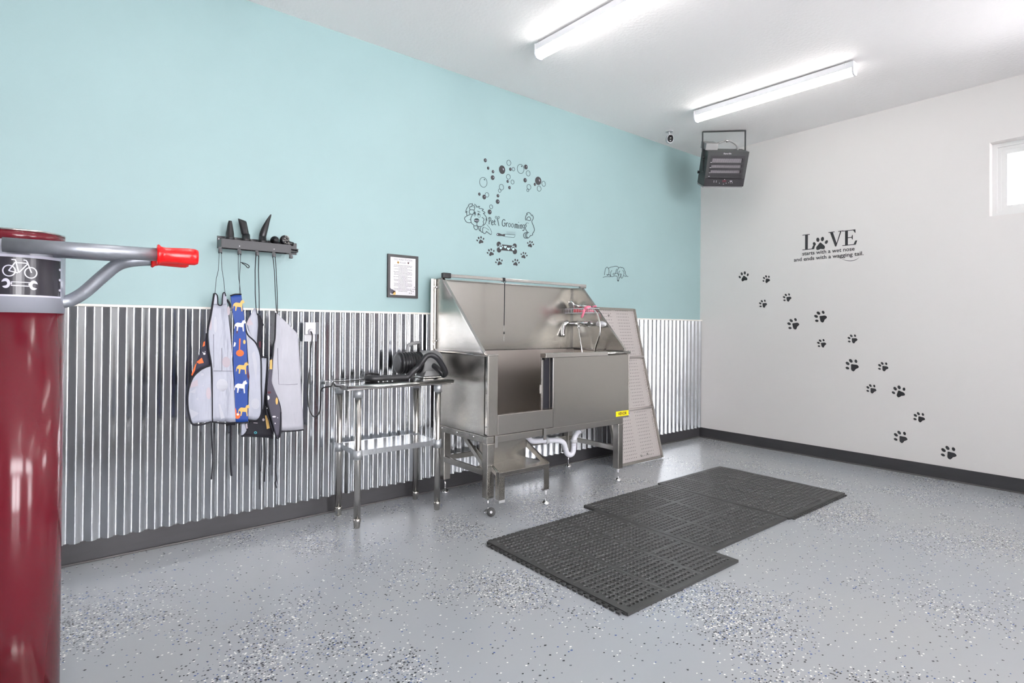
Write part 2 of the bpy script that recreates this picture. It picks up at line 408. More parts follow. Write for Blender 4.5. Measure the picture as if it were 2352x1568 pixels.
for x in (-5.0,): strip_light(x, -.75, -1.99, 'bright linear ceiling light near the left end of the teal wall')
for x in (-5.3,-3.1,-1.2): strip_light(x, -3.9, -5.14, 'bright linear ceiling light in the row behind the camera')

# ================================================================== DOG WASH TUB
XL, XR, YF, YB = -3.430, -2.040, -.670, -.058          # tub body
ZB, ZT = .500, 1.020
tub = thing('dog_wash_tub', 'large stainless steel dog wash tub with splash hood and sliding side door against the wall', 'dog wash tub', ((XL+XR)/2, -.36, 0))
T_ = .006
def part(b, n, p=tub): return b.build(n, p)
# side panels, back, floor
b = MB(); b.box((XL,YF+.012,ZB),(XL+T_,YB,ZT)); L_side = part(b, 'side_panel')
b = MB(); b.box((XR-T_,YF+.012,ZB),(XR,YB,ZT)); part(b, 'side_panel')
b = MB('steel_inner'); b.box((XL+T_,YB-T_,ZB),(XR-T_,YB,ZT)); part(b, 'back_panel')
b = MB(); b.box((XL+T_,YF+.03,ZB+.012),(XR-T_,YB-T_,ZB+.020)); part(b, 'tub_floor')
# front: corner post, sill, fixed panel right, channel posts
b = MB('steel'); b.box((XL,YF,ZB),(-3.352,YF+.045,ZT-.004), .003); b.use('steel_polished').box((XL-.003,YF+.004,ZB+.01),(XL+.002,YF+.030,ZT-.004), .002); part(b, 'corner_post')
b = MB(); b.box((-3.352,YF,ZB),(-2.860,YF+.03,ZB+.130), .003); part(b, 'door_sill')
b = MB(); b.box((-2.860,YF,ZB-.002),(XR,YF+.006,ZT-.028)); b.use('steel_polished').box((-2.866,YF-.001,ZB+.13),(-2.852,YF+.03,ZT-.028),.002).box((XR-.004,YF-.002,ZB+.02),(XR+.003,YF+.02,ZT-.03),.002)
part(b, 'front_panel')
b = MB('chrome_dark'); b.box((-2.862,YF+.010,ZB+.13),(-2.85,YF+.045,ZT-.03)); part(b, 'door_channel')
b = MB('steel_polished'); b.box((-2.942,YF+.034,ZB+.10),(-2.925,YF+.046,ZT-.02),.002); b.use('black_cloth').box((-2.925,YF+.037,ZB+.13),(-2.866,YF+.043,ZT-.03)).use('steel').box((-2.866,YF+.038,ZB+.10),(-2.10,YF+.042,ZT-.02)); sd = part(b, 'sliding_door')  # matte black strip stands in for the shade inside the open slot
b = MB('orange'); b.use('ramp_steel').box((-2.952,YF+.036,.74),(-2.942,YF+.046,.80),.002); b.build('latch', sd)
b = MB('steel_polished'); b.box((-2.945,YF-.012,.990),(-2.300,YF+.048,1.022),.003); b.use('black_plastic').box((-2.940,YF+.004,.975),(-2.918,YF+.04,.9895),.001); part(b, 'door_track')
# rolled top rim
b = MB('steel_polished')
b.box((XL,YF-.001,ZT-.006),(-3.350,YF+.05,ZT+.004),.003); b.tube([(XL+.002,YF+.02,ZT),(XL+.002,-.05,ZT)], .010, 8); part(b, 'rim'); b = MB('steel_polished')
b.tube([(-2.30,YF+.008,1.008),(XR+.02,YF+.008,1.008)], .010, 8)
b.tube([(XR-.002,YF+.01,ZT),(XR-.002,-.05,ZT)], .010, 8)
part(b, 'rim')
# hood
HT, HY, HF = 1.545, -.165, -.640
b = MB(); b.box((-3.492,-.052,ZT+.004),(-2.056,-.046,HT)); b.use('steel_polished').box((-3.494,-.060,ZT+.004),(-3.462,-.050,HT+.002),.002).box((-3.47,-.066,HT-.006),(-2.06,-.046,HT+.003),.002); hb = part(b, 'hood_back')
for z in (1.075, 1.49):
    b = MB('chrome'); b.cyl((-3.472,-.066,z),(-3.472,-.060,z),.006,10); b.build('screw', hb)
for x, s, out in ((XL,1,-1),(-2.062,-1,1)):
    sk = -.030 if s > 0 else 0; kx = lambda y: x + sk*(y-HF)/(-.052-HF)
    b = MB('steel'); b.prism([(kx(-.052),-.052,ZT+.012),(kx(-.052),-.052,HT),(kx(HY),HY,HT),(x,HF,ZT+.012)], (.004*s,0,0))
    hs = part(b, 'hood_side')
    b = MB('steel_polished')
    a_, c_ = Vector((kx(HY)+out*.009,HY,HT)), Vector((x+out*.009,HF,ZT+.012)); n_ = Vector((0,-(HT-ZT),HF-HY)).normalized()
    b.beam(a_, c_, .022, .010, up=(0,-.75,.66)); b.beam((kx(-.05)+out*.006,-.05,HT),(kx(HY)+out*.006,HY-.006,HT),.018,.007)
    b.beam((kx(-.05)+out*.006,-.05,ZT+.016),(x+out*.006,HF,ZT+.016),.016,.012)
    if s > 0:
        b.beam((kx(-.06)-.007,-.068,ZT+.02),(kx(-.06)-.007,-.068,HT-.004),.008,.010,up=(0,1,0))
    b.build('edge_trim', hs)
    if s > 0:
        for z in (1.10,1.485):
            b = MB('chrome'); b.cyl((kx(-.088)-.0005,-.088,z),(kx(-.088)-.010,-.088,z),.006,10); b.build('screw', hs)
# dark sealing line where the hood meets the tub and in the inner corner
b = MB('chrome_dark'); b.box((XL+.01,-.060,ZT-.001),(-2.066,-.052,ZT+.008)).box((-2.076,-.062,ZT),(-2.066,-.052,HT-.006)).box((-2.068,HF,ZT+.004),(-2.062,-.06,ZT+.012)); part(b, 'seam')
# restraint bar on top of the hood
b = MB('steel_table'); b.box((-3.455,-.178,HT+.010),(-2.015,-.160,HT+.032),.002); b.use('black_plastic').box((-3.470,-.185,HT+.001),(-3.405,-.152,HT+.038),.004); b.use('chrome_dark').box((-2.09,-.178,HT-.002),(-2.02,-.158,HT+.011)); part(b, 'restraint_bar')
# rivets along the corner post
for z in (.56,.78):
    b = MB('chrome_dark'); b.cyl((XL-.0035,YF+.018,z),(XL-.007,YF+.018,z),.006,10); part(b, 'rivet')
# under frame
LEGS = ((-3.403,-.640),(-2.130,-.640),(-3.378,-.085),(-2.128,-.085))
b = MB(); b.box((-3.437,YF+.002,.452),(-2.105,YF+.045,.4975),.003); part(b, 'frame_beam')
b = MB(); b.box((-3.437,YF+.046,.452),(-3.395,YB,.4975),.003); fb = part(b, 'frame_beam')
for y in (-.52,-.33,-.13):
    s2 = MB('chrome'); s2.cyl((-3.437,y,.480),(-3.443,y,.480),.006,10); s2.build('screw', fb)
b = MB(); b.box((-2.150,YF+.046,.452),(-2.105,YB,.4975),.003); part(b, 'frame_beam')
b = MB(); b.box((-3.394,YB-.045,.452),(-2.151,YB,.4975),.003); part(b, 'frame_beam')
for i, (x, y) in enumerate(LEGS):
    w_ = .029; b = MB('steel'); zb = .100
    b.box((x-w_,y-w_+.001,zb),(x+w_-.002,y+w_,.4515),.004)
    lg = part(b, 'leg')
    b = MB('chrome'); b.cyl((x,y,.020),(x,y,.099),.0055,10)
    if i == 1: b.use('white_plastic').cyl((x,y,.068),(x,y,.099),.009,10).use('chrome')
    b.lathe([(.026,0),(.030,.004),(.030,.010),(.022,.018),(.012,.024),(.006,.028)],(x,y,0)); b.build('levelling_foot', lg)
b = MB(); b.box((-3.412,-.609,.232),(-3.390,-.112,.272),.003); part(b, 'lower_rail')
b = MB(); b.box((-2.140,-.609,.232),(-2.118,-.112,.272),.003); part(b, 'lower_rail')
b = MB(); b.box((-3.347,-.096,.232),(-2.159,-.074,.272),.003); part(b, 'lower_rail')
b = MB(); b.beam((-3.400,-.36,.452),(-3.400,-.606,.285),.018,.030,up=(0,.5,.8)); part(b, 'diagonal_brace')
# maker's plate
b = MB('yellow'); y_ = YF-.0015
P = [at(1415,945,1,y_), at(1444,943,1,y_)]
b.prism([(P[0].x,y_,.512),(P[1].x,y_,.512),(P[1].x,y_,.552),(P[0].x,y_,.552)], (0,.001,0)); bl = part(b, 'brand_label')
b = MB('ink'); wd = P[1].x-P[0].x
b.text('VEVOR', .032, lambda u, v: Vector((P[0].x+wd/2+u*1.0, y_-.0006, .521+v)), align='CENTER', sx=1.0, bold=.0012); b.build('lettering', bl)
# shower tap on the right hood wall
SX = -2.062
ft = at(1336,749,0,-2.13); 
b = MB('chrome'); 
b.cyl((-2.11,-.300,1.238),(-2.11,-.085,1.238),.020,18)
for y in (-.27,-.14): b.cyl((-2.11,y,1.238),(SX,y,1.238),.014,14); b.cyl((-2.070,y,1.238),(SX,y,1.238),.028,20)
fc = part(b, 'mixer_tap')
b = MB('chrome'); b.tube(smooth([(-2.120,-.060,1.248),(-2.15,-.050,1.232),(-2.18,-.062,1.18),(-2.195,-.080,1.125)],5),[.024]*6+[.021]*4+[.018]*5+[.010],12); b.build('lever', fc)
b = MB('steel_table'); q = (-2.125,-.195,1.215)
b.tube(smooth([q,(-2.13,-.21,1.14),(-2.13,-.24,1.0),(-2.13,-.27,.80),(-2.13,-.33,.72),(-2.13,-.40,.80),(-2.13,-.385,1.0),(-2.13,-.440,1.16),(-2.13,-.425,1.29),(-2.13,-.36,1.360),(-2.13,-.28,1.372)],8),.0075,8); b.use('chrome').cyl((-2.125,-.195,1.225),(-2.125,-.195,1.196),.011,12); b.build('shower_hose', fc)
# wire basket
b = MB('print_white'); y0_, y1_ = -.375, -.062
for z in (1.328,1.366):
    b.tube([(-2.155,y0_,z),(-2.155,y1_,z),(-2.068,y1_,z),(-2.068,y0_,z)], .003, 6, closed=True)
k = 17
for i in range(k):
    y = y0_+(y1_-y0_)*i/(k-1); b.tube([(-2.155,y,1.366),(-2.155,y,1.328),(-2.068,y,1.328)], .0022, 5)
part(b, 'wire_basket')
# white nozzle holder lower on the right wall
b = MB('chrome'); b.cyl((-2.0625,-.405,1.232),(-2.073,-.405,1.232),.028,20); b.use('white_plastic').lathe([(.020,0),(.024,.012),(.024,.055),(.018,.070),(.012,.085)],(-2.094,-.385,1.236),(0,-1,-.05),18); b.use('chrome').cyl((-2.073,-.40,1.222),(-2.105,-.412,1.218),.013,14); part(b, 'nozzle_holder')

# hand shower resting on the basket
hs = thing('hand_shower', 'chrome hand shower lying across the white wire basket inside the tub hood', 'shower head', (-2.12,-.2,1.37))
b = MB('chrome'); b.tube([(-2.125,-.285,1.380),(-2.125,-.22,1.386),(-2.125,-.155,1.394)],[.010,.013,.015],12); b.build('handle', hs)
b = MB('chrome'); b.lathe([(.010,-.016),(.034,-.008),(.040,0),(.040,.010),(.034,.013)],(-2.125,-.115,1.400),(-.55,.1,-.35),22); b.use('grey_plastic').lathe([(.031,0.0132),(.031,.0150)],(-2.125,-.115,1.400),(-.55,.1,-.35),22); b.build('spray_head', hs)
b = MB('bin_red')
for i in range(4): b.box((-2.146,-.212+i*.017,1.334),(-2.136,-.200+i*.017,1.362),.002)
b.box((-2.135,-.214,1.334),(-2.112,-.148,1.352),.004); tag(b.build('scrub_brush'), 'red bristled brush inside the white wire basket of the tub', 'brush')
b = MB('bin_pink'); b.box((-2.134,-.345,1.334),(-2.092,-.235,1.356),.007); b.tube([(-2.148,-.300,1.370),(-2.168,-.30,1.345),(-2.164,-.275,1.300),(-2.163,-.265,1.288)],[.008,.010,.010,.007],10); b.tube([(-2.13,-.34,1.378),(-2.14,-.32,1.372),(-2.158,-.295,1.362)],[.008,.017,.016],10); b.tube([(-2.12,-.39,1.382),(-2.12,-.35,1.378)],[.006,.008],8)
tag(b.build('grooming_glove'), 'pink rubber grooming tool with its handle hanging over the front of the wire basket', 'grooming tool')

# restraint loop hanging from the bar
lp = thing('grooming_tether', 'thin black tether with a chain end hanging from the bar over the tub', 'tether', (-3.07,-.169,HT))
tx = at(1156,643,1,-.169).x
b = MB('black_plastic'); b.box((tx-.012,-.182,HT+.006),(tx+.012,-.157,HT+.036),.003); b.tube([(tx-.016,-.184,HT+.012),(tx,-.187,HT-.010),(tx+.016,-.184,HT+.012)],.003,6); b.build('clamp', lp)
b = MB('black_cloth'); b.tube([(tx,-.186,HT-.008),(tx-.001,-.186,1.36),(tx-.002,-.186,1.215)],.0032,6); b.build('strap', lp)
b = MB('chrome')
for i in range(13):
    z = 1.210-i*.0095
    if 5 <= i <= 6: continue
    b.lathe([(0,-.004),(.0032,-.002),(.0032,.002),(0,.004)],(tx-.002,-.186,z),seg=8)
b.use('black_plastic').lathe([(0,-.010),(.006,-.006),(.006,.006),(0,.010)],(tx-.002,-.186,1.158),seg=10); b.build('chain', lp)

# hook-on step
st = thing('tub_step', 'stainless steel step hooked under the front beam of the dog wash tub', 'step', (-3.18,-.62,0))
sx0, sx1, sy0, sy1, sz = -3.392, -2.962, -.742, -.500, .276
b = MB('steel'); b.box((sx0,sy0,sz-.005),(sx1,sy1,sz)); b.use('steel_polished').box((sx0,sy0-.002,sz-.022),(sx1,sy0+.004,sz+.001),.001); b.build('tread', st)
b = MB('steel'); b.box((sx0+.02,sy1-.003,sz-.02),(sx1-.008,sy1+.003,.450)); b.build('back_plate', st)
for x in (sx0, sx1):
    b = MB('steel_polished'); b.prism([(x-.003,sy1,.395),(x-.003,sy1,.350),(x-.003,sy0+.03,sz-.024),(x-.003,sy0,sz-.024),(x-.003,sy0,sz+.006)], (.006,0,0))
    b.beam((x-.006,sy0+.012,sz+.004),(x-.006,sy1,.400),.014,.004,up=(0,.6,.8)); b.build('side_bracket', st)
    b = MB('steel'); s = -1 if x == sx1 else 1
    b.prism([(x,sy0,.103),(x+s*.045,sy0,.103),(x+s*.045,sy0+.004,.103),(x+s*.004,sy0+.004,.103),(x+s*.004,sy0+.038,.103),(x,sy0+.038,.103)], (0,0,sz-.126))
    lg = b.build('leg', st)
    if x == sx1:
        b = MB('chrome'); b.cyl((x-.018,sy0+.015,.018),(x-.018,sy0+.015,.1028),.0055,10); b.use('white_plastic').cyl((x-.018,sy0+.015,.066),(x-.018,sy0+.015,.096),.009,10); b.use('grey_plastic').box((x-.040,sy0+.001,.094),(x+.002,sy0+.036,.1028),.002)
        b.use('chrome').lathe([(.026,0),(.030,.004),(.030,.010),(.022,.018),(.012,.024),(.006,.028)],(x-.018,sy0+.015,0)); b.build('levelling_foot', lg)
    else:
        b = MB('grey_plastic'); b.box((x-.002,sy0-.002,.084),(x+.048,sy0+.040,.1028),.003); b.build('end_cap', lg)
for x in (-3.366,-2.942):
    b = MB('steel_polished'); b.box((x-.011,YF-.008,.424),(x+.011,YF-.003,.500),.001).box((x-.011,YF-.004,.498),(x+.011,YF+.020,.502)); b.build('hook', st)

# white drain pipe under the tub
dp = thing('drain_pipe', 'white plastic drain pipe with a curved trap under the dog wash tub', 'pipe', (-2.3,-.25,.12))
def wp(px, py, y): return at(px, py, 1, y)
Yp = -.33
p1 = smooth([wp(1208,998,Yp),wp(1222,1012,Yp),wp(1255,1011,Yp),wp(1283,1011,Yp),wp(1295,1018,Yp),wp(1299,1032,Yp)],5)
b = MB('pvc'); b.tube(p1,.021,12); b.build('branch_pipe', dp)
b = MB('pvc'); b.tube(smooth([wp(1345,975,Yp),wp(1335,986,Yp),wp(1324,995,Yp),wp(1318,1010,Yp),wp(1318,1022,Yp)],5),.023,12); b.build('elbow', dp)
b = MB('pvc'); b.tube(smooth([wp(1299,1030,Yp),wp(1302,1040,Yp),wp(1309,1044,Yp),wp(1316,1038,Yp),wp(1318,1020,Yp)],5),.022,12); b.build('trap', dp)
for px, py, ax in ((1318,1013,(0,0,1)),(1254,1011,(1,0,0)),(1333,988,(.6,0,.8))):
    b = MB('white_plastic'); c = wp(px,py,Yp); a_ = Vector(ax).normalized(); b.cyl(c-a_*.012, c+a_*.012, .030, 14); b.build('coupling', dp)
b = MB('grey_plastic'); b.tube(smooth([wp(1208,996,Yp+.02),wp(1212,985,Yp+.02),wp(1232,985,Yp+.02),wp(1252,994,Yp+.02)],5),.022,12); b.build('flexible_sleeve', dp)

# black rubber ring lying against the front foot
c = at(1128,1184,2,.0445); 
b = MB('rubber'); ax = Vector((-.58,-.79,.10)).normalized(); rr = .028; c = at(1128,1184,1,-.705)
c.z = rr+.001
b.lathe([(.008,-.006),(.026,-.007),(.028,-.003),(.028,.003),(.026,.007),(.008,.006)], c, ax, 26); b.use('white_plastic').lathe([(.0085,-.0062),(.0085,.0062)], c, ax, 12)
tag(b.build('rubber_ring'), 'small black rubber ring standing on the floor in front of the nearest tub foot', 'rubber ring')

# perforated ramp leaning on the wall
rp = thing('perforated_ramp', 'perforated stainless steel ramp leaning on the corrugated wall to the right of the tub', 'ramp', (-1.47,-.2,0))
RX0, RX1 = -1.830, -1.200
RA, RB = Vector((0,-.375,.010)), Vector((0,-.038,1.385)); RL = (RB-RA).length; RD = (RB-RA).normalized(); RN = Vector((0,-RD.z,RD.y))
cx = (RX0+RX1)/2
def RP(u, v, n=0): return Vector((cx+u,0,0)) + RA + RD*v + RN*n
hw = (RX1-RX0)/2
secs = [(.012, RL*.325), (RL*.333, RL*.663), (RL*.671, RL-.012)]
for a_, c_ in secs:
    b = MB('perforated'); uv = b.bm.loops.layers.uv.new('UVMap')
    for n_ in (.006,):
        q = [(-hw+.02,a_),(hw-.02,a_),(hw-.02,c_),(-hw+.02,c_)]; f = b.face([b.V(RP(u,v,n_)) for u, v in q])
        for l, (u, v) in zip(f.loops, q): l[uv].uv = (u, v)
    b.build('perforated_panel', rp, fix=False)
    b = MB('ramp_steel'); k = int((c_-a_)/.022)
    for i in range(k):
        v = a_+.011+i*.022
        for n_ in (-1,1): b.lathe([(.0075,0),(.0055,.0025),(0,.0032)], RP(hw-.035+n_*.006,v+n_*.004,.0062), RN, 6)
    b.build('stud_strip', rp)
b = MB('steel')
for u in (-hw+.010, hw-.010): b.beam(RP(u,0,.008),RP(u,RL,.008),.020,.026,up=RN)
for v in (.006, RL-.008): b.beam(RP(-hw+.02,v,.008),RP(hw-.02,v,.008),.024,.018,up=RN)
b.build('edge_frame', rp)
for v in (RL*.329, RL*.667):
    b = MB('ramp_steel'); b.tube([RP(-hw+.02,v,.014),RP(hw-.006,v,.014)], .012, 10); b.build('hinge_tube', rp)
for u, v in ((.02,.05),(.11,.055),(-.08,RL-.07)):
    b = MB('chrome_dark'); b.lathe([(.009,0),(.008,.008),(.004,.012)], RP(u,v,.0065), RN, 10); b.build('bolt', rp)

# ================================================================== WORK TABLE
TX0, TX1, TY0, TY1, TZ = -4.262, -3.536, -.432, -.042, .853
wt = thing('work_table', 'narrow stainless steel work table with a low undershelf standing left of the tub', 'table', ((TX0+TX1)/2,-.23,0))
b = MB('steel_table'); b.box((TX0+.01,TY0+.012,TZ-.030),(TX1-.01,TY1-.012,TZ-.001),.004)
b.tube([(TX0,TY0+.010,TZ-.011),(TX1,TY0+.010,TZ-.011)],.0115,10); b.tube([(TX0,TY1-.010,TZ-.011),(TX1,TY1-.010,TZ-.011)],.0115,10)
b.box((TX0,TY0+.012,TZ-.030),(TX0+.011,TY1-.012,TZ-.001),.001).box((TX1-.011,TY0+.012,TZ-.030),(TX1,TY1-.012,TZ-.001),.001); b.build('table_top', wt)
LX, LY = (-4.178,-3.626), (-.378,-.092)
b = MB('alu_shelf'); b.box((LX[0],LY[0],.452),(LX[1],LY[1],.456)).box((LX[0],LY[0]-.002,.425),(LX[1],LY[0]+.002,.457)).box((LX[0],LY[1]-.002,.425),(LX[1],LY[1]+.002,.457)).box((LX[0]-.002,LY[0],.425),(LX[0]+.002,LY[1],.457)).box((LX[1]-.002,LY[0],.425),(LX[1]+.002,LY[1],.457)); b.build('undershelf', wt)
for x in LX:
    for y in LY:
        b = MB('steel_polished'); b.cyl((x,y,.058),(x,y,TZ-.032),.0205,20); lg = b.build('leg', wt)
        b = MB('alu_cast'); b.cyl((x,y,TZ-.078),(x,y,TZ-.030),.026,20); b.build('top_collar', lg)
        b = MB('alu_cast'); b.cyl((x,y,.408),(x,y,.462),.0265,20); b.build('shelf_collar', lg)
        b = MB('steel'); b.lathe([(.016,0),(.018,.004),(.020,.034),(.0225,.036),(.0225,.046),(.0208,.058)],(x,y,0),seg=20); b.build('foot', lg)

# ------------------------------------------------------------------ dryer with hose on the table
dy = thing('pet_dryer', 'grey pet dryer with a black ribbed end on the right end of the work table', 'dryer', (-3.65,-.19,TZ))
yd, zd, rd = -.185, .958, .076
x_ = at(912,830,1,yd).x; x2 = at(962,830,1,yd).x; x3 = at(1010,830,1,yd).x
b = MB('black_plastic')
pr = [(.050,0),(.066,.004),(.070,.012)]
k = 7
for i in range(k):
    h0 = .014+i*(x2-x_-.02)/k; st_ = (x2-x_-.02)/k
    pr += [(.073,h0),(.073,h0+st_*.45),(.064,h0+st_*.5),(.064,h0+st_*.95)]
pr += [(.076,x2-x_-.008),(.076,x2-x_)]
b.lathe(pr, (x_,yd,zd), (1,0,0), 28); b.build('intake_grille', dy)
b = MB('dryer_grey'); b.lathe([(.077,0),(.079,.01),(.079,x3-x2-.04),(.070,x3-x2-.015),(.045,x3-x2),(.02,x3-x2+.004)], (x2,yd,zd), (1,0,0), 28); b.build('motor_body', dy)
b = MB('dryer_grey'); b.prism([(x2+.01,yd-.055,TZ+.013),(x3-.02,yd-.055,TZ+.013),(x3-.045,yd-.055,zd-.045),(x2+.03,yd-.055,zd-.045)],(0,.11,0)); b.build('stand', dy)
b = MB('steel_table'); b.box((x2-.004,yd-.075,TZ+.0005),(x3-.005,yd+.075,TZ+.012),.003); b.build('base_plate', dy)
hp = [at(933,806,1,yd), at(938,794,1,yd), at(945,788,1,yd), at(962,786,1,yd)]
b = MB('dryer_grey'); b.tube(smooth([(hp[0].x+.005,yd,zd+.070),hp[1],hp[2]+Vector((.005,0,-.003)),hp[3]],5),[.013]*15+[.012],10); b.use('black_plastic').tube([(hp[3].x-.003,yd,hp[3].z),(hp[3].x-.002,yd,zd+.074)],.010,10); b.build('carry_handle', dy)
yh, zh = -.300, TZ+.0208
H1 = [at(990,836,1,-.235), at(1000,842,1,-.27), at(1012,853,1,-.30), at(1019,861,1,-.31), at(1023,853,1,-.335), at(1010,829,1,-.35), at(1000,819,1,-.35), at(990,815,1,-.345), at(980,818,1,-.335), at(970,830,1,-.325), at(960,843,1,-.31), at(948,853,1,-.30)]
for x in (-3.80,-3.86,-3.93,-3.99): H1.append(Vector((x,-.285,zh)))
H1 += [Vector((-4.045,-.262,zh)), Vector((-4.05,-.215,zh)), Vector((-4.00,-.180,zh+.004))]
for i, q in enumerate(H1): q.z = max(q.z, zh)
hpth = smooth(H1, 16)
b = MB('hose_black'); b.tube(hpth, [.0178+.0012*(i%2) for i in range(len(hpth))], 12)
b.build('hose', dy)
b = MB('black_plastic'); c = at(989,836,1,-.235); b.cyl((c.x-.012,yd-.03,zd-.022),(c.x-.004,-.238,c.z),.023,16); b.build('outlet_spigot', dy)
b = MB('black_plastic'); b.lathe([(.022,0),(.023,.02),(.020,.055),(.017,.06)], (-4.01,-.183,zh+.004), (.95,.30,.05), 16); b.build('hose_nozzle', dy)
# wall outlet and the cord
ot = thing('wall_outlet', 'white wall outlet with a surface box on the corrugated panel between apron and table', 'outlet', tuple(at(710,762,1,-.03)))
p0, p1 = at(698,740,1,-.026), at(722,768,1,-.026)
b = MB('white_plastic'); b.box((p0.x,-.052,p1.z),(p1.x,-.024,p0.z),.004); b.build('outlet_box', ot)
p2 = at(722,784,1,-.026); b = MB('white_plastic'); b.box((p0.x+.002,-.030,p2.z),(p1.x+.004,-.022,p1.z+.002),.002); b.build('cover_plate', ot)
b = MB('chrome_dark'); b.cyl((p0.x+.022,-.052,p0.z-.014),(p0.x+.022,-.0535,p0.z-.014),.003,8); b.build('screw', ot)
yc = -.060
cd_ = [at(714,761,1,-.068), at(717,768,1,yc-.025), at(717,780,1,yc-.02), at(714,800,1,yc-.01), at(712,840,1,yc), at(708,880,1,yc-.01), at(707,915,1,yc-.02), at(712,943,1,yc-.03), at(722,957,1,yc-.05), at(733,948,1,yc-.07), at(737,920,1,yc-.09), at(739,893,1,yc-.11)]
cd_ += [Vector((TX0-.014,-.20,TZ-.02)), Vector((TX0+.004,-.20,TZ+.006)), Vector((-4.20,-.205,TZ+.0045)), Vector((-4.10,-.17,TZ+.0045)), Vector((-3.98,-.13,TZ+.0045)), Vector((-3.86,-.145,TZ+.0045)), Vector((-3.79,-.19,TZ+.01)), Vector((x_+.004,-.19,zd-.05))]
b = MB('black_plastic'); b.tube(smooth(cd_,7), .0042, 7); pc = b.build('power_cord'); tag(pc, 'thin black power cord drooping from the wall outlet onto the work table', 'cord')
b = MB('print_white'); b.lathe([(.018,0),(.018,.006),(.013,.010),(.011,.016)], at(714,761,1,-.0525), (0,-1,0), 16); b.build('plug', pc)

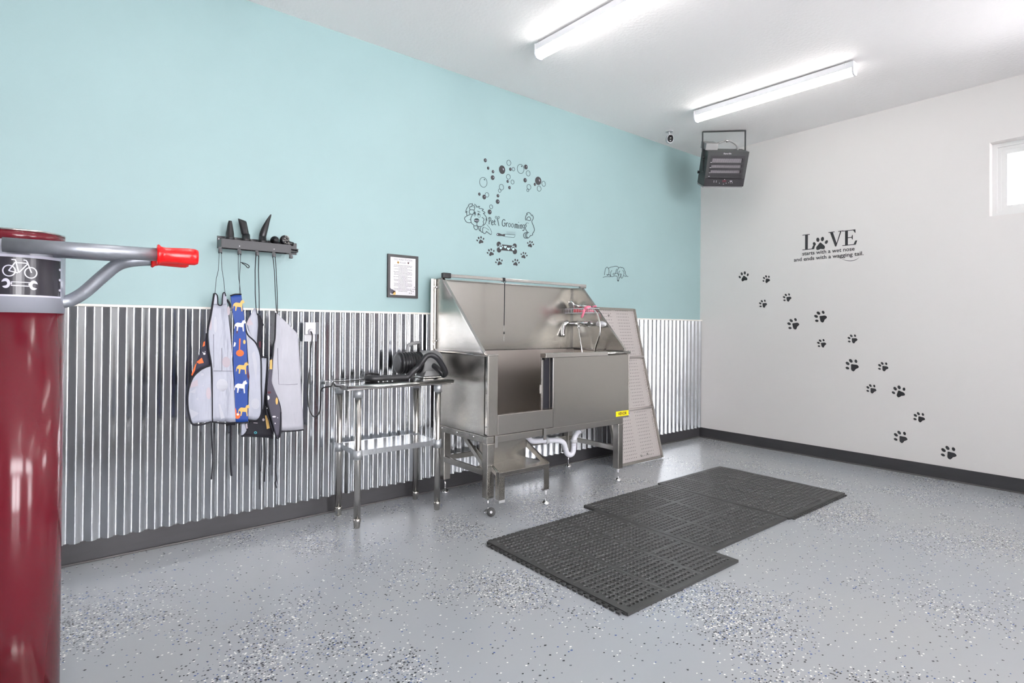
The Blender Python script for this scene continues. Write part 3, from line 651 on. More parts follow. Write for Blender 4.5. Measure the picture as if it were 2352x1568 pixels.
# ================================================================== RUBBER MATS
def mat_tile(name, x0, y0, x1, y1, label, teeth, lift=0):
    t = thing('rubber_mat', label, 'mat', ((x0+x1)/2,(y0+y1)/2,lift), 'black drainage mats')
    TH = .014; z1 = lift+TH; z0 = lift+.0005; nsx, nsy = 3, 3
    b = MB('rubber'); bm = b.bm
    b.box((x0,y0,z0),(x1,y1,z0+.0025))
    sides = ((x0,y0,x1,y0),(x1,y0,x1,y1),(x1,y1,x0,y1),(x0,y1,x0,y0))
    for ax, ay, cx_, cy_ in sides:
        f = b.face([b.V((ax,ay,z0+.0025)), b.V((cx_,cy_,z0+.0025)), b.V((cx_,cy_,z1)), b.V((ax,ay,z1))])
    seg = 12; bx, gap = .012, .0035
    ex, ey = .018, .018
    sw, sh = (x1-x0-2*ex)/nsx, (y1-y0-2*ey)/nsy
    def quad(ax, ay, cx_, cy_, z):
        b.face([b.V((ax,ay,z)), b.V((cx_,ay,z)), b.V((cx_,cy_,z)), b.V((ax,cy_,z))])
    b.use('rubber')
    quad(x0,y0,x1,y0+ey,z1); quad(x0,y1-ey,x1,y1,z1); quad(x0,y0+ey,x0+ex,y1-ey,z1); quad(x1-ex,y0+ey,x1,y1-ey,z1)
    for i in range(nsx):
        for j in range(nsy):
            ax, ay = x0+ex+i*sw, y0+ey+j*sh; g = .004
            b.use('rubber_rim')                                  # raised seam lines between the nine fields
            if i: quad(ax-g/2,ay,ax+g/2,ay+sh,z1+.0006)
            if j: quad(ax,ay-g/2,ax+sw,ay+g/2,z1+.0006)
            b.use('rubber')
            nc, nr = 9, 9; m = .008; pw, ph = (sw-2*m)/(nc+.5), (sh-2*m)/nr
            quad(ax,ay,ax+sw,ay+m,z1); quad(ax,ay+sh-m,ax+sw,ay+sh,z1)
            for r_ in range(nr):
                ya, yb = ay+m+r_*ph, ay+m+(r_+1)*ph; off = 0 if r_ % 2 else pw/2
                quad(ax,ya,ax+m+off,yb,z1); quad(ax+m+off+nc*pw,ya,ax+sw,yb,z1)
                for c_ in range(nc):
                    cxx, cyy = ax+m+off+(c_+.5)*pw, (ya+yb)/2; R_ = min(pw,ph)*.36
                    O, I, I2, D = [], [], [], []
                    for q in range(seg):
                        a = 2*PI*q/seg + PI/seg*0; ca, sa = math.cos(a), math.sin(a)
                        k = 1/max(abs(ca)/(pw/2), abs(sa)/(ph/2))
                        O.append(b.V((cxx+ca*k, cyy+sa*k, z1))); I.append(b.V((cxx+ca*R_*1.18, cyy+sa*R_*1.18, z1+.0004)))
                        I2.append(b.V((cxx+ca*R_, cyy+sa*R_, z1-.0008))); D.append(b.V((cxx+ca*R_, cyy+sa*R_, z0+.002)))
                    # square corners of the cell
                    cor = [b.V((cxx+sx*pw/2, cyy+sy*ph/2, z1)) for sx, sy in ((1,1),(-1,1),(-1,-1),(1,-1))]
                    for q in range(seg):
                        w_ = (q+1) % seg
                        b.use('rubber'); b.face([O[q],O[w_],I[w_],I[q]])
                        a0, a1 = O[q].co, O[w_].co
                        if abs(a0.x-a1.x) > 1e-6 and abs(a0.y-a1.y) > 1e-6:
                            c0 = min(cor, key=lambda v: (v.co-a0).length+(v.co-a1).length); b.face([O[q],c0,O[w_]])
                        b.use('rubber_rim'); b.face([I[q],I[w_],I2[w_],I2[q]]); b.use('rubber'); b.face([I2[q],I2[w_],D[w_],D[q]], True)
    b.build('tile', t, fix=False)
    for side in teeth:
        b = MB('rubber'); n = 26
        for i in range(n):
            if side in 'LR':
                y = y0+.02+(y1-y0-.04)*(i+.5)/n; s = -1 if side == 'L' else 1; x = x0 if side == 'L' else x1; c = Vector((x,y,lift+.0008)); U, W = Vector((s,0,0)), Vector((0,1,0)); hw_ = (y1-y0)/n*.36
            else:
                x = x0+.02+(x1-x0-.04)*(i+.5)/n; s = 1 if side == 'T' else -1; y = y1 if side == 'T' else y0; c = Vector((x,y,lift+.0008)); U, W = Vector((0,s,0)), Vector((1,0,0)); hw_ = (x1-x0)/n*.36
            pts = [c-W*hw_*.55, c-W*hw_*.45+U*.008, c-W*hw_+U*.014, c-W*hw_*.8+U*.022, c+W*hw_*.8+U*.022, c+W*hw_+U*.014, c+W*hw_*.45+U*.008, c+W*hw_*.55]
            b.prism(pts, (0,0,.009))
        if side in 'LR': b.box((min(x,x+s*.005),y0+.01,lift+.0008),(max(x,x+s*.005),y1-.01,lift+.009))
        else: b.box((x0+.01,min(y,y+s*.005),lift+.0008),(x1-.01,max(y,y+s*.005),lift+.009))
        b.build('interlocking_edge', t)
mat_tile('a', -3.715, -2.045, -2.838, -1.052, 'black rubber drainage mat nearest the camera, overlapping corner toward the viewer', 'LT')
mat_tile('b', -2.833, -1.895, -1.985, -.945, 'black rubber drainage mat in the middle of the row of three', 'T')
mat_tile('c', -1.975, -1.900, -1.098, -.905, 'black rubber drainage mat farthest away, nearest the white wall', 'B')

# ================================================================== BIKE REPAIR POST
PC = Vector((-5.667, -1.304, 0)); PR = .1067
post = thing('bike_repair_stand', 'dark red bike repair post with grey arms and red grips at the left edge', 'repair stand', (PC.x,PC.y,0))
b = MB('red_post'); b.lathe([(PR,0),(PR,1.232)], PC, seg=64); b.build('lower_post', post)
b = MB('sleeve'); b.lathe([(PR+.0012,1.232),(PR+.0012,1.442)], PC, seg=64); b.build('sleeve', post)
b = MB('red_post'); b.lathe([(PR,1.442),(PR,1.468)], PC, seg=64); b.use('steel_polished').lathe([(PR,1.468),(PR+.002,1.470),(PR+.001,1.473),(PR-.004,1.474),(0.001,1.474)], PC, seg=64); b.build('top_cap', post)
b = MB('steel_polished'); b.lathe([(PR+.012,0),(PR+.05,0),(PR+.05,.008),(PR+.012,.008)], PC, seg=48); b.build('base_flange', post)
camang = math.atan2(CAM.y-PC.y, CAM.x-PC.x)
def pmap(r):                     # drawing on the cylinder: u along the circumference to the viewer's right, v = height
    return lambda u, v: Vector((PC.x + r*math.cos(camang+u/PR), PC.y + r*math.sin(camang+u/PR), v))
b = MB('sticker_black')
za, zb_ = 1.283, 1.391; n = 48
for i in range(n):
    a0, a1 = -.19+.300*i/n, -.19+.300*(i+1)/n; mp = pmap(PR+.0022)
    b.face([b.V(mp(a0,za)), b.V(mp(a1,za)), b.V(mp(a1,zb_)), b.V(mp(a0,zb_))], True)
stk = b.build('sticker', post)
mp = pmap(PR+.0030); b = MB('sticker_white')
def sx_(px, py):                 # close-up pixel (7.125 px per photo px) -> drawing coordinates on the cylinder
    return ((px-415)/7.125*.00090, 1.283 + (1235-py)/7.125*.001275)
def st_poly(b, pts, wd, closed=False, dense=4):
    q = [sx_(*p) for p in pts]; out = []
    m = len(q)
    for i in range(m if closed else m-1):
        a, c = q[i], q[(i+1)%m]
        for k in range(dense): out.append((a[0]+(c[0]-a[0])*k/dense, a[1]+(c[1]-a[1])*k/dense))
    if not closed: out.append(q[-1])
    b.stroke(out, wd*.70, mp, closed)
for cx_, cy_ in ((230,855),(600,872)): st_poly(b, [(cx_+106*math.cos(t), cy_+86*math.sin(t)) for t in [2*PI*i/32 for i in range(32)]], .0042, True, 1)
for ln in (((225,855),(335,715)), ((225,855),(380,885)), ((345,712),(395,880)), ((335,722),(530,722)), ((395,880),(540,735)), ((268,675),(345,675)), ((335,680),(350,715)), ((470,672),(515,676),(535,700),(610,872))):
    st_poly(b, ln, .0042)
b.build('bicycle_symbol', post, fix=False); b = MB('sticker_white')
st_poly(b, [(265,1032),(590,1032)], .0030, dense=14); st_poly(b, [(265,1088),(590,1092)], .0040, dense=14); st_poly(b, [(262,1058),(285,1058)], .0085); st_poly(b, [(560,1062),(592,1062)], .0085)
def wrench_head(cx_, cy_, ang):
    A = math.radians(ang); ca, sa = math.cos(A), math.sin(A)
    loc = [(78*math.cos(t), 78*math.sin(t)) for t in [math.radians(27+306*i/24) for i in range(25)]] + [(2,-34),(-20,-20),(-24,0),(-20,20),(2,34)]
    pts = [(cx_+(u*ca-v*sa)*1.0, cy_+(u*sa+v*ca)) for u, v in loc]
    b.poly([sx_(*p) for p in pts], mp)
wrench_head(178,1056,168); wrench_head(652,1074,12)
b.build('wrench_symbol', post, fix=False); b = MB('sticker_white')
for y in (778,952,1127): b.ell(.106, sx_(975,y)[1], .0052, .0038, mp)
n = 40
for v0, v1 in ((1.391,1.399),(1.278,1.283)):
    for i in range(n):
        a0, a1 = -.19+.300*i/n, -.19+.300*(i+1)/n
        b.face([b.V(mp(a0,v0)), b.V(mp(a1,v0)), b.V(mp(a1,v1)), b.V(mp(a0,v1))], True)
b.build('sticker_border', post, fix=False)
A0, A1 = Vector((-5.699,-1.452,1.420)), Vector((-5.331,-1.468,1.422))
dA = (A1-A0).normalized()
b = MB('galv_grey'); b.tube([A0, A1+dA*.03], .0205, 24); b.build('arm', post)
b = MB('red_rubber'); g0 = A1-dA*.004; b.lathe([(.021,0),(.031,.001),(.033,.006),(.027,.012),(.0245,.024),(.0255,.05),(.027,.088),(.0265,.106),(.0225,.115),(.0,.117)], g0, dA, 28); b.build('grip', post)
B1 = at(356,592,2,1.42); B0 = Vector((-5.590,B1.y+.006,1.420)); dB = (B1-B0).normalized()
b = MB('galv_grey'); b.tube([B0, B1+dB*.02], .0200, 24); b.build('arm', post)
b = MB('red_rubber'); b.lathe([(.021,0),(.031,.001),(.033,.006),(.027,.012),(.0245,.024),(.0255,.05),(.027,.088),(.0265,.100),(.0225,.108),(.0,.110)], B1-dB*.012, dB, 28); b.build('grip', post)
b = MB('galv_grey'); q = [at(142,694,1,-1.318), at(165,688,1,-1.322), at(195,670,1,-1.335), at(235,635,1,-1.355), at(268,609,1,-1.375), at(300,599,1,-1.392), at(345,596,1,-1.398)]
b.tube(smooth(q,6), .0195, 20); b.build('brace', post)
b = MB('steel_polished'); b.box((PC.x-.02,-1.436,1.410),(PC.x+.03,PC.y-PR+.004,1.438),.003); b.build('clamp_block', post)

# ================================================================== TOOL RACK, DRYER NOZZLES
RXa, RXb, RYF = -4.872, -4.492, -.105
rk = thing('wall_rack', 'black metal wall rack with a shelf and five hooks high on the teal wall', 'rack', (-4.64,-.05,1.62))
zt = 1.682
b = MB('black_metal'); b.box((RXa,-.004,1.640),(RXb+.066,-.0008,1.712),.001); b.use('print_white').cyl((RXa+.008,-.004,1.694),(RXa+.008,-.0055,1.694),.0032,10); b.build('back_plate', rk)
HX = [at(px, 585, 1, RYF-.01).x for px in (506,550,591,629.5,668.5)]
b = MB('black_metal'); b.box((RXa+.002,RYF,zt-.003),(RXb-.002,-.004,zt)); b.box((RXa+.002,RYF-.002,1.634),(RXb-.002,RYF+.001,zt+.002)); b.use('print_white')
for x in (HX[1]+.002, HX[3]+.002): b.cyl((x,RYF-.0021,1.650),(x,RYF-.003,1.650),.0028,10)
b.use('black_metal').box((RXa,RYF,1.640),(RXa+.003,-.004,zt)).box((RXb-.003,RYF,1.640),(RXb,-.004,zt)); b.build('shelf', rk)
b = MB('black_metal'); b.box((RXb,-.050,1.668),(RXb+.062,-.004,1.672)).box((RXb+.010,-.046,1.652),(RXb+.060,-.008,1.656)).box((RXb+.058,-.046,1.652),(RXb+.062,-.006,1.672)); b.build('side_bracket', rk)
for x in HX:
    b = MB('black_metal'); b.box((x-.008,RYF-.002,1.604),(x+.008,RYF+.001,1.636)).box((x-.008,RYF-.018,1.603),(x+.008,RYF+.001,1.606)).box((x-.008,RYF-.020,1.603),(x+.008,RYF-.017,1.622),.001); b.build('hook', rk)
def nozzle(name, label, px, build):
    c = at(px, 552, 1, -.058); t_ = MB('black_plastic'); build(t_, Vector((c.x, -.058, zt+.001))); tag(t_.build(name), label, 'nozzle')
def n1(b, c):
    b.lathe([(.026,0),(.026,.018),(.022,.020),(.021,.040),(.019,.052),(.0125,.095),(.009,.108),(.009,.112)], c, seg=20); b.box((c.x+.020,c.y-.016,c.z+.010),(c.x+.030,c.y-.004,c.z+.018),.001)
nozzle('dryer_nozzle', 'black cone shaped dryer nozzle at the left end of the wall rack', 528, n1)
def n2(b, c):
    b.lathe([(.026,0),(.026,.018),(.022,.020),(.021,.046)], c, seg=20)
    rings = []
    for k in range(6):
        t = k/5; w_, h_ = .021+.002*t, .021*(1-t)+.007*t; cx_ = c.x-.004-.016*t; cz = c.z+.044+.082*t
        rings.append([b.V((cx_+w_*math.cos(a)*1.0, c.y+h_*math.sin(a)+.006*t, cz+.006*math.cos(a)*-t)) for a in [2*PI*j/16 for j in range(16)]])
    for A, B in zip(rings, rings[1:]):
        for j in range(16): b.face([A[j],A[(j+1)%16],B[(j+1)%16],B[j]], True)
    b.face(rings[-1]); b.box((c.x+.018,c.y-.016,c.z+.010),(c.x+.029,c.y-.004,c.z+.018),.001)
nozzle('dryer_nozzle', 'black wide flat dryer nozzle second from the left on the wall rack', 565, n2)
def n3(b, c):
    b.lathe([(.026,0),(.026,.018),(.022,.020),(.020,.042)], c, seg=20)
    sp = smooth([(c.x,c.y,c.z+.040),(c.x+.004,c.y,c.z+.062),(c.x+.014,c.y,c.z+.095),(c.x+.028,c.y,c.z+.135),(c.x+.046,c.y,c.z+.178)],5)
    n = len(sp); b.tube(sp, [.019-.0165*(i/(n-1))**1.5 + (.004*math.sin(PI*i/(n-1))) for i in range(n)], 16)
nozzle('dryer_nozzle', 'tall black dryer nozzle with a bent pointed tip on the wall rack', 603, n3)
c = at(631,560,1,-.06); b = MB('black_plastic'); b.lathe([(.0,-.006),(.020,-.003),(.025,.003),(.010,.006),(.008,.014),(0,.014)], (c.x,-.060,zt+.027), (-.5,-.85,.1), 24); tag(b.build('round_brush_base'), 'small round black disc standing on edge between nozzles and bath brush', 'disc')
c = at(655,560,1,-.06); mb_ = thing('massage_brush', 'black round massage brush with grey looped bristles on the right end of the rack', 'brush', (c.x,-.06,zt))
b = MB('black_plastic'); b.lathe([(.0,-.030),(.014,-.029),(.022,-.020),(.030,-.008),(.031,.004),(.024,.012),(0,.014)], (c.x-.002,-.060,zt+.033), (.45,-.85,.1), 22); b.tube([(c.x+.016,-.045,zt+.022),(c.x+.052,-.040,zt+.018)],.0125,12); b.build('brush_body', mb_)
b = MB('pvc'); b.use('ramp_steel'); rnd = random.Random(3); ax = Vector((.45,-.85,.1)).normalized(); X_ = ax.orthogonal().normalized(); Y_ = ax.cross(X_)
for i in range(18):
    a = rnd.random()*2*PI; r_ = .026*math.sqrt(rnd.random()); o_ = Vector((c.x-.002,-.060,zt+.033))+ax*.013+X_*r_*math.cos(a)+Y_*r_*math.sin(a); th = rnd.random()*PI
    P_ = X_*math.cos(th)+Y_*math.sin(th); b.tube([o_+(P_*math.cos(q)+ax*math.sin(q))*.006 for q in [PI*k/6 for k in range(7)]], .0016, 5)
br = b.build('bristles', mb_); br['kind'] = 'stuff'

# ================================================================== APRONS
def fold(kx, ph, amp, lean=0): return lambda x, z: amp*math.sin(kx*x+ph) + .4*amp*math.sin(kx*1.9*x+2*ph+z*3) + lean*(z-1.0)
def sheet(name, parent, matn, left, right, y0, fo, rows=26, colsn=14, thick=.0012, patches=(), label=None, crop=None):
    """hanging cloth lofted between a left and a right outline (photo points placed on the plane y0), with real folds"""
    cx_, cy_, sc = crop or (0,0,1)
    L = [at(cx_+u/sc, cy_+v/sc, 1, y0) for u, v in left]; R = [at(cx_+u/sc, cy_+v/sc, 1, y0) for u, v in right]
    def samp(P, t):
        ls = [0]
        for a, c in zip(P, P[1:]): ls.append(ls[-1]+(c-a).length)
        d = t*ls[-1]
        for i in range(len(P)-1):
            if d <= ls[i+1] or i == len(P)-2:
                k = (d-ls[i])/max(1e-9, ls[i+1]-ls[i]); return P[i].lerp(P[i+1], k)
    b = MB(matn); G = []
    for r_ in range(rows+1):
        a, c = samp(L, r_/rows), samp(R, r_/rows); row = []
        for k in range(colsn+1):
            q = a.lerp(c, k/colsn); q.y = y0 + fo(q.x, q.z); row.append(q)
        G.append(row)
    F = [[b.V(q) for q in row] for row in G]; Bk = [[b.V(q+Vector((0,thick,0))) for q in row] for row in G]
    for r_ in range(rows):
        for k in range(colsn):
            b.face([F[r_][k],F[r_+1][k],F[r_+1][k+1],F[r_][k+1]], True); b.face([Bk[r_][k],Bk[r_][k+1],Bk[r_+1][k+1],Bk[r_+1][k]], True)
    for r_ in range(rows):
        b.face([F[r_][0],Bk[r_][0],Bk[r_+1][0],F[r_+1][0]]); b.face([F[r_][-1],F[r_+1][-1],Bk[r_+1][-1],Bk[r_][-1]])
    for k in range(colsn):
        b.face([F[0][k],F[0][k+1],Bk[0][k+1],Bk[0][k]]); b.face([F[-1][k],Bk[-1][k],Bk[-1][k+1],F[-1][k+1]])
    for m_, pts in patches:
        b.use(m_)
        def mpp(u, v):
            q = at(cx_+u/sc, cy_+v/sc, 1, y0); q.y = y0 + fo(q.x, q.z) - .0012; return q
        # dense triangulation so that prints follow the folds
        b.poly(pts, mpp)
    o = b.build(name, parent, fix=False)
    if label: o['label'] = label
    return o
def binding(parent, pts, y0, fo, r=.0042, crop=None, k=5, name='binding', closed=False, m='black_cloth'):
    cx_, cy_, sc = crop or (0,0,1); P = []
    for u, v in (smooth(pts, k, closed) if k > 1 else pts):
        q = at(cx_+u/sc, cy_+v/sc, 1, y0); q.y = y0 + fo(q.x, q.z) - .001; P.append(q)
    b = MB(m); b.tube(P, r, 7, closed); return b.build(name, parent)
CR = (400,640,3.136)       # close-up of the aprons
C2 = (420,660,4.612)
def dog(cx_, cy_, s, m1, m2, flip=1):
    body = [(-.9,-.35),(-.55,-.55),(.3,-.45),(.6,-1.0),(.75,-.95),(1.0,-1.15),(1.05,-.85),(1.25,-.6),(1.05,-.4),(.8,-.35),(.75,.3),(.8,1.2),(.6,1.25),(.5,.4),(-.3,.3),(-.5,1.15),(-.7,1.1),(-.65,.3),(-1.0,.1),(-1.15,.7),(-1.25,.65),(-1.1,-.1)]
    sp = [(-.35,-.45),(.25,-.42),(.2,-.05),(-.2,0)]
    return [(m1, [(cx_+flip*x*s, cy_+y*s) for x, y in body]), (m2, [(cx_+flip*x*s, cy_+y*s) for x, y in sp])]
def blob(cx_, cy_, rx, ry, m, n=10): return [(m, [(cx_+rx*math.cos(2*PI*i/n), cy_+ry*math.sin(2*PI*i/n)) for i in range(n)])]
def straps(parent, hx, y, pts, crop=CR, r=.0030, y2=None):
    """neck strap: over the hook and down to the apron corners"""
    for pl in pts:
        n = len(pl); P = []
        for i, (u, v) in enumerate(pl):
            yy = y + ((y2-y)*i/(n-1) if y2 is not None else 0)
            P.append(at(crop[0]+u/crop[2], crop[1]+v/crop[2], 1, yy))
        b = MB('black_cloth'); b.tube(P, r, 6, squash=.4); b.build('neck_strap', parent)
def hookloop(parent, x, xs):
    b = MB('black_cloth'); b.tube([(xs[0],RYF-.010,1.598),(x-.006,RYF-.010,1.609),(x+.006,RYF-.010,1.609),(xs[1],RYF-.010,1.598)], .0030, 6); b.build('strap_loop', parent)
HY_ = RYF-.010
def px_at_hook(x, z=1.60):
    d = Vector((x,HY_,z))-CAM; k = d.dot(_f); return (1176+FPX*d.dot(_r)/k, PY0-FPX*d.dot(_u)/k)

# fourth hook: right apron, pale lining outward, charcoal print on the folded flap
a4 = thing('apron', 'pale backed apron with a charcoal patterned flap, rightmost of the hanging aprons', 'apron', (-4.45,-.1,.6), 'aprons on the hook rack')
f4 = fold(26,.4,.007,.02)
sheet('lining', a4, 'lining_grey', [(735,250),(728,420),(712,600),(697,765),(735,840),(762,920),(768,1000),(770,1092)], [(740,248),(800,300),(892,400),(898,560),(908,760),(918,900),(922,1000),(925,1085)], -.085, f4, crop=CR)
binding(a4, [(735,245),(728,420),(712,500),(704,640),(697,765),(735,840),(762,920),(768,1000),(765,1100),(755,1142)], -.085, f4, .0042, CR)
binding(a4, [(768,1096),(840,1096),(925,1084)], -.085, f4, .0042, CR, 3)
binding(a4, [(748,500),(750,640),(754,760),(820,763),(885,757)], -.087, f4, .0009, CR, 1, 'pocket_seam', m='grey_cloth')
f4b = fold(40,1.2,.005,.02)
sheet('printed_flap', a4, 'grey_cloth', [(702,560),(685,650),(672,730),(662,860),(690,960),(715,1060),(735,1135)], [(708,575),(706,640),(700,740),(735,830),(765,930),(766,1040),(752,1140)], -.100, f4b, crop=CR,
      patches=[('tan',[(690,585),(706,580),(705,652),(686,650)])]+blob(672,855,13,16,'print_white')+blob(682,818,14,9,'maroon')+blob(738,880,9,26,'tan')+blob(718,992,14,6,'print_white')+blob(726,1040,4,5,'print_white')+blob(664,930,4,4,'print_white')+blob(744,1000,3,3,'print_white'))
binding(a4, [(662,830),(668,905),(690,980),(712,1060),(735,1138),(752,1140),(764,1060),(768,960)], -.101, f4b, .0040, CR)
binding(a4, [(655,915),(665,980),(690,1040),(712,1112)], -.102, f4b, .0040, CR, name='binding')
hp4 = px_at_hook(HX[3]); u4 = lambda p: ((p[0]-CR[0])*CR[2], (p[1]-CR[1])*CR[2])
h4 = u4(hp4); straps(a4, 0, HY_, [[(h4[0]-8,h4[1]),(722,-60),(730,120),(737,235)],[(h4[0]+8,h4[1]),(735,-60),(742,100),(744,240)]], y2=-.088, r=.0044)
hookloop(a4, HX[3], (HX[3]-.007,HX[3]+.007))
b_ = [(732,1140),(735,1250),(732,1380),(737,1445),(728,1470),(738,1505)]; binding(a4, b_, -.085, lambda x,z: 0, .0042, CR, 4, 'waist_tie')

# third hook: black patterned apron, mostly hidden
a3 = thing('apron', 'black apron with tan patterned hem, mostly hidden behind the blue apron', 'apron', (-4.65,-.08,.6), 'aprons on the hook rack')
f3 = fold(30,2.0,.005,.01)
sheet('lining', a3, 'lining', [(575,212),(535,290),(518,325),(545,400),(560,520)], [(583,212),(600,250),(606,330),(598,430),(592,520)], -.066, f3, crop=CR, patches=[('lining_warm',[(540,275),(570,330),(530,338),(520,325)])], rows=12, colsn=6)
sheet('printed_side', a3, 'black_cloth', [(597,245),(603,330),(596,440),(585,560),(560,800),(540,1000),(520,1100),(480,1132)], [(612,255),(656,330),(632,350),(630,440),(640,560),(668,800),(690,1000),(712,1148)], -.062, f3, crop=CR, rows=30,
      patches=[('maroon',[(610,455),(626,450),(625,500),(612,490)]),('tan',[(655,985),(672,980),(690,1075),(668,1082)]),('lining_warm',[(510,1045),(522,1040),(528,1075),(516,1078)])]+blob(584,1107,11,9,'teal_print')+blob(584,1107,6,5,'black_cloth')+blob(643,1015,9,10,'lining_warm')+[('lining_warm',[(570,1034),(600,1036),(600,1040),(570,1038)])])
binding(a3, [(480,1130),(560,1132),(650,1134),(712,1146)], -.064, f3, .0045, CR, 3)
sheet('hem_lining', a3, 'lining', [(480,1040),(478,1125)], [(505,1040),(528,1125)], -.058, f3, crop=CR, rows=5, colsn=4)
h3 = u4(px_at_hook(HX[2])); straps(a3, 0, HY_, [[(h3[0]-10,h3[1]),(583,-60),(584,100),(590,215),(600,260)],[(h3[0]+10,h3[1]),(607,-60),(612,120),(613,250)]], y2=-.066, r=.0052)
hookloop(a3, HX[2], (HX[2]-.007,HX[2]+.007))
for tie in ([(612,1140),(612,1300),(615,1515)],[(628,1140),(630,1260),(624,1385)],[(650,1145),(656,1300),(650,1460)]): binding(a3, tie, -.060, lambda x,z: 0, .0034, CR, 4, 'waist_tie')

# second hook: blue apron with dogs
a2 = thing('apron', 'bright blue apron printed with tan and spotted dogs, second from the left', 'apron', (-4.75,-.1,.64), 'aprons on the hook rack')
f2 = fold(24,.9,.006,.02)
sheet('lining', a2, 'lining', [(490,250),(510,330),(525,450),(535,620),(540,760),(535,900),(532,1012)], [(500,250),(535,370),(590,460),(625,560),(628,760),(628,900),(622,985),(600,1018)], -.092, f2, crop=CR, patches=[('lining_light',blob(585,900,32,40,'x')[0][1]),('lining_light',[(560,540),(580,520),(600,620),(590,740),(575,650)])])
binding(a2, [(492,225),(510,320),(530,400),(590,462),(625,560),(628,760),(630,920),(622,985),(590,1020),(532,1018)], -.093, f2, .0042, CR)
sheet('side_fold', a2, 'lining', [(630,570),(632,700),(632,930)], [(668,570),(662,700),(640,945)], -.080, f2, crop=CR, rows=8, colsn=5)
binding(a2, [(625,565),(655,563),(674,576),(664,720),(642,950)], -.081, f2, .0042, CR)
dogs = dog(465,190,36,'tan','maroon') + dog(475,335,36,'print_white','maroon') + dog(490,640,38,'tan','maroon') + dog(478,775,40,'print_white','maroon') + dog(500,945,36,'tan','tan')
dogs += blob(474,535,30,24,'orange') + blob(478,520,10,9,'print_white') + blob(452,985,22,22,'orange') + blob(455,975,9,8,'print_white') + blob(507,455,9,16,'tan')
dogs += [('orange',[(468,430),(480,430),(474,515),(466,515)]),('print_white',[(432,455),(444,462),(438,485),(424,490)]),('maroon',[(448,345),(458,335),(460,380),(450,400)]),('maroon',[(528,640),(542,700),(536,735),(526,700)]),('orange',[(436,925),(446,950),(440,990),(436,990)])]
dogs += [d for x, y in ((462,330),(488,350),(478,300),(468,770),(492,760),(484,800),(470,820)) for d in blob(x,y,4,5,'ink',6)]
sheet('printed_side', a2, 'blue_cloth', [(405,118),(422,250),(436,330),(420,470),(424,620),(432,800),(438,1032)], [(486,112),(500,220),(512,330),(525,480),(530,620),(545,700),(530,800),(533,1032)], -.104, f2, crop=CR, patches=dogs, rows=34)
binding(a2, [(405,122),(440,112),(486,112)], -.105, f2, .0042, CR, 3); binding(a2, [(438,1034),(490,1037),(532,1032)], -.105, f2, .0042, CR, 3)
h2 = u4(px_at_hook(HX[1])); straps(a2, 0, HY_, [[(h2[0]-8,h2[1]),(462,-80),(466,0),(474,60),(480,112)],[(h2[0]+8,h2[1]),(476,-80),(470,-20),(472,60),(470,112)]], y2=-.106)
hookloop(a2, HX[1], (HX[1]-.007,HX[1]+.007))
b = MB('black_cloth'); c4 = (400,440,6.533)
b.tube([at(c4[0]+u/c4[2], c4[1]+v/c4[2], 1, HY_) for u, v in smooth([(1000,1060),(1040,1070),(1090,1088),(1125,1115),(1118,1142),(1095,1135),(1070,1105),(1015,1070)],4)], .0024, 6); b.build('buckle_loop', a2)
binding(a2, [(372,1053),(410,1048),(440,1048)], -.088, lambda x,z: 0, .0052, CR, 3, 'waist_tie'); binding(a2, [(407,1050),(406,1250),(409,1360),(413,1418)], -.086, lambda x,z: 0, .0055, CR, 3, 'waist_tie')

# first hook: left apron
a1 = thing('apron', 'pale backed apron with a dark navy fox patterned edge, leftmost of the hanging aprons', 'apron', (-4.92,-.1,.66), 'aprons on the hook rack')
f1 = fold(24,.2,.008,.02)
sheet('printed_side', a1, 'navy_cloth', [(272,230),(220,450),(160,600),(118,720),(100,780)], [(300,230),(275,450),(272,600),(274,700),(274,780)], -.100, f1, crop=CR, rows=20, patches=[('orange',[(213,455),(224,450),(222,482),(205,490)]),('orange',[(160,600),(200,568),(214,605),(180,612)]),('tan',[(175,590),(198,574),(205,606),(182,610)]),('black_cloth',[(180,592),(194,582),(203,604),(184,608)]),('orange',[(150,620),(162,605),(150,660),(128,700),(122,690)])]+blob(218,540,9,8,'print_white')+blob(208,530,3,4,'print_white')+blob(224,526,3,4,'print_white'))
sheet('bib_corner', a1, 'lining', [(291,108),(280,160),(276,186)], [(309,110),(319,140),(322,186)], -.108, f1, crop=CR, rows=8, colsn=4)
sheet('bib_corner', a1, 'lining', [(356,104),(350,150),(347,186)], [(370,100),(378,140),(383,186)], -.108, f1, crop=CR, rows=8, colsn=4)
sheet('lining', a1, 'lining', [(276,186),(262,280),(246,400),(258,560),(270,640),(274,1025)], [(383,186),(390,260),(405,420),(420,640),(432,860),(438,1028)], -.108, f1, crop=CR, patches=[('lining_warm',blob(262,330,12,40,'x')[0][1]),('lining_warm',blob(392,230,10,34,'x')[0][1]),('lining_warm',blob(375,600,28,40,'x')[0][1]),('lining_light',blob(345,765,42,46,'x')[0][1]),('lining_light',[(318,905),(330,900),(362,1000),(335,1010)]),('lining_light',blob(300,330,12,60,'x')[0][1])])
sheet('lower_flap', a1, 'lining', [(262,628),(200,655),(140,705),(105,780),(94,880),(105,980),(128,1040)], [(264,630),(266,700),(268,780),(270,860),(270,940),(270,990),(270,1028)], -.118, f1, crop=CR, rows=22, patches=[('lining_warm',[(168,725),(172,770),(110,785),(125,745)]),('lining_light',[(108,815),(160,785),(150,825)]),('lining_light',blob(203,690,12,10,'x')[0][1]),('lining_warm',blob(248,825,18,45,'x')[0][1]),('lining_light',[(100,930),(178,968),(125,1005)]),('lining_light',blob(168,865,9,9,'x')[0][1]),('lining_light',blob(208,770,5,5,'x')[0][1])])
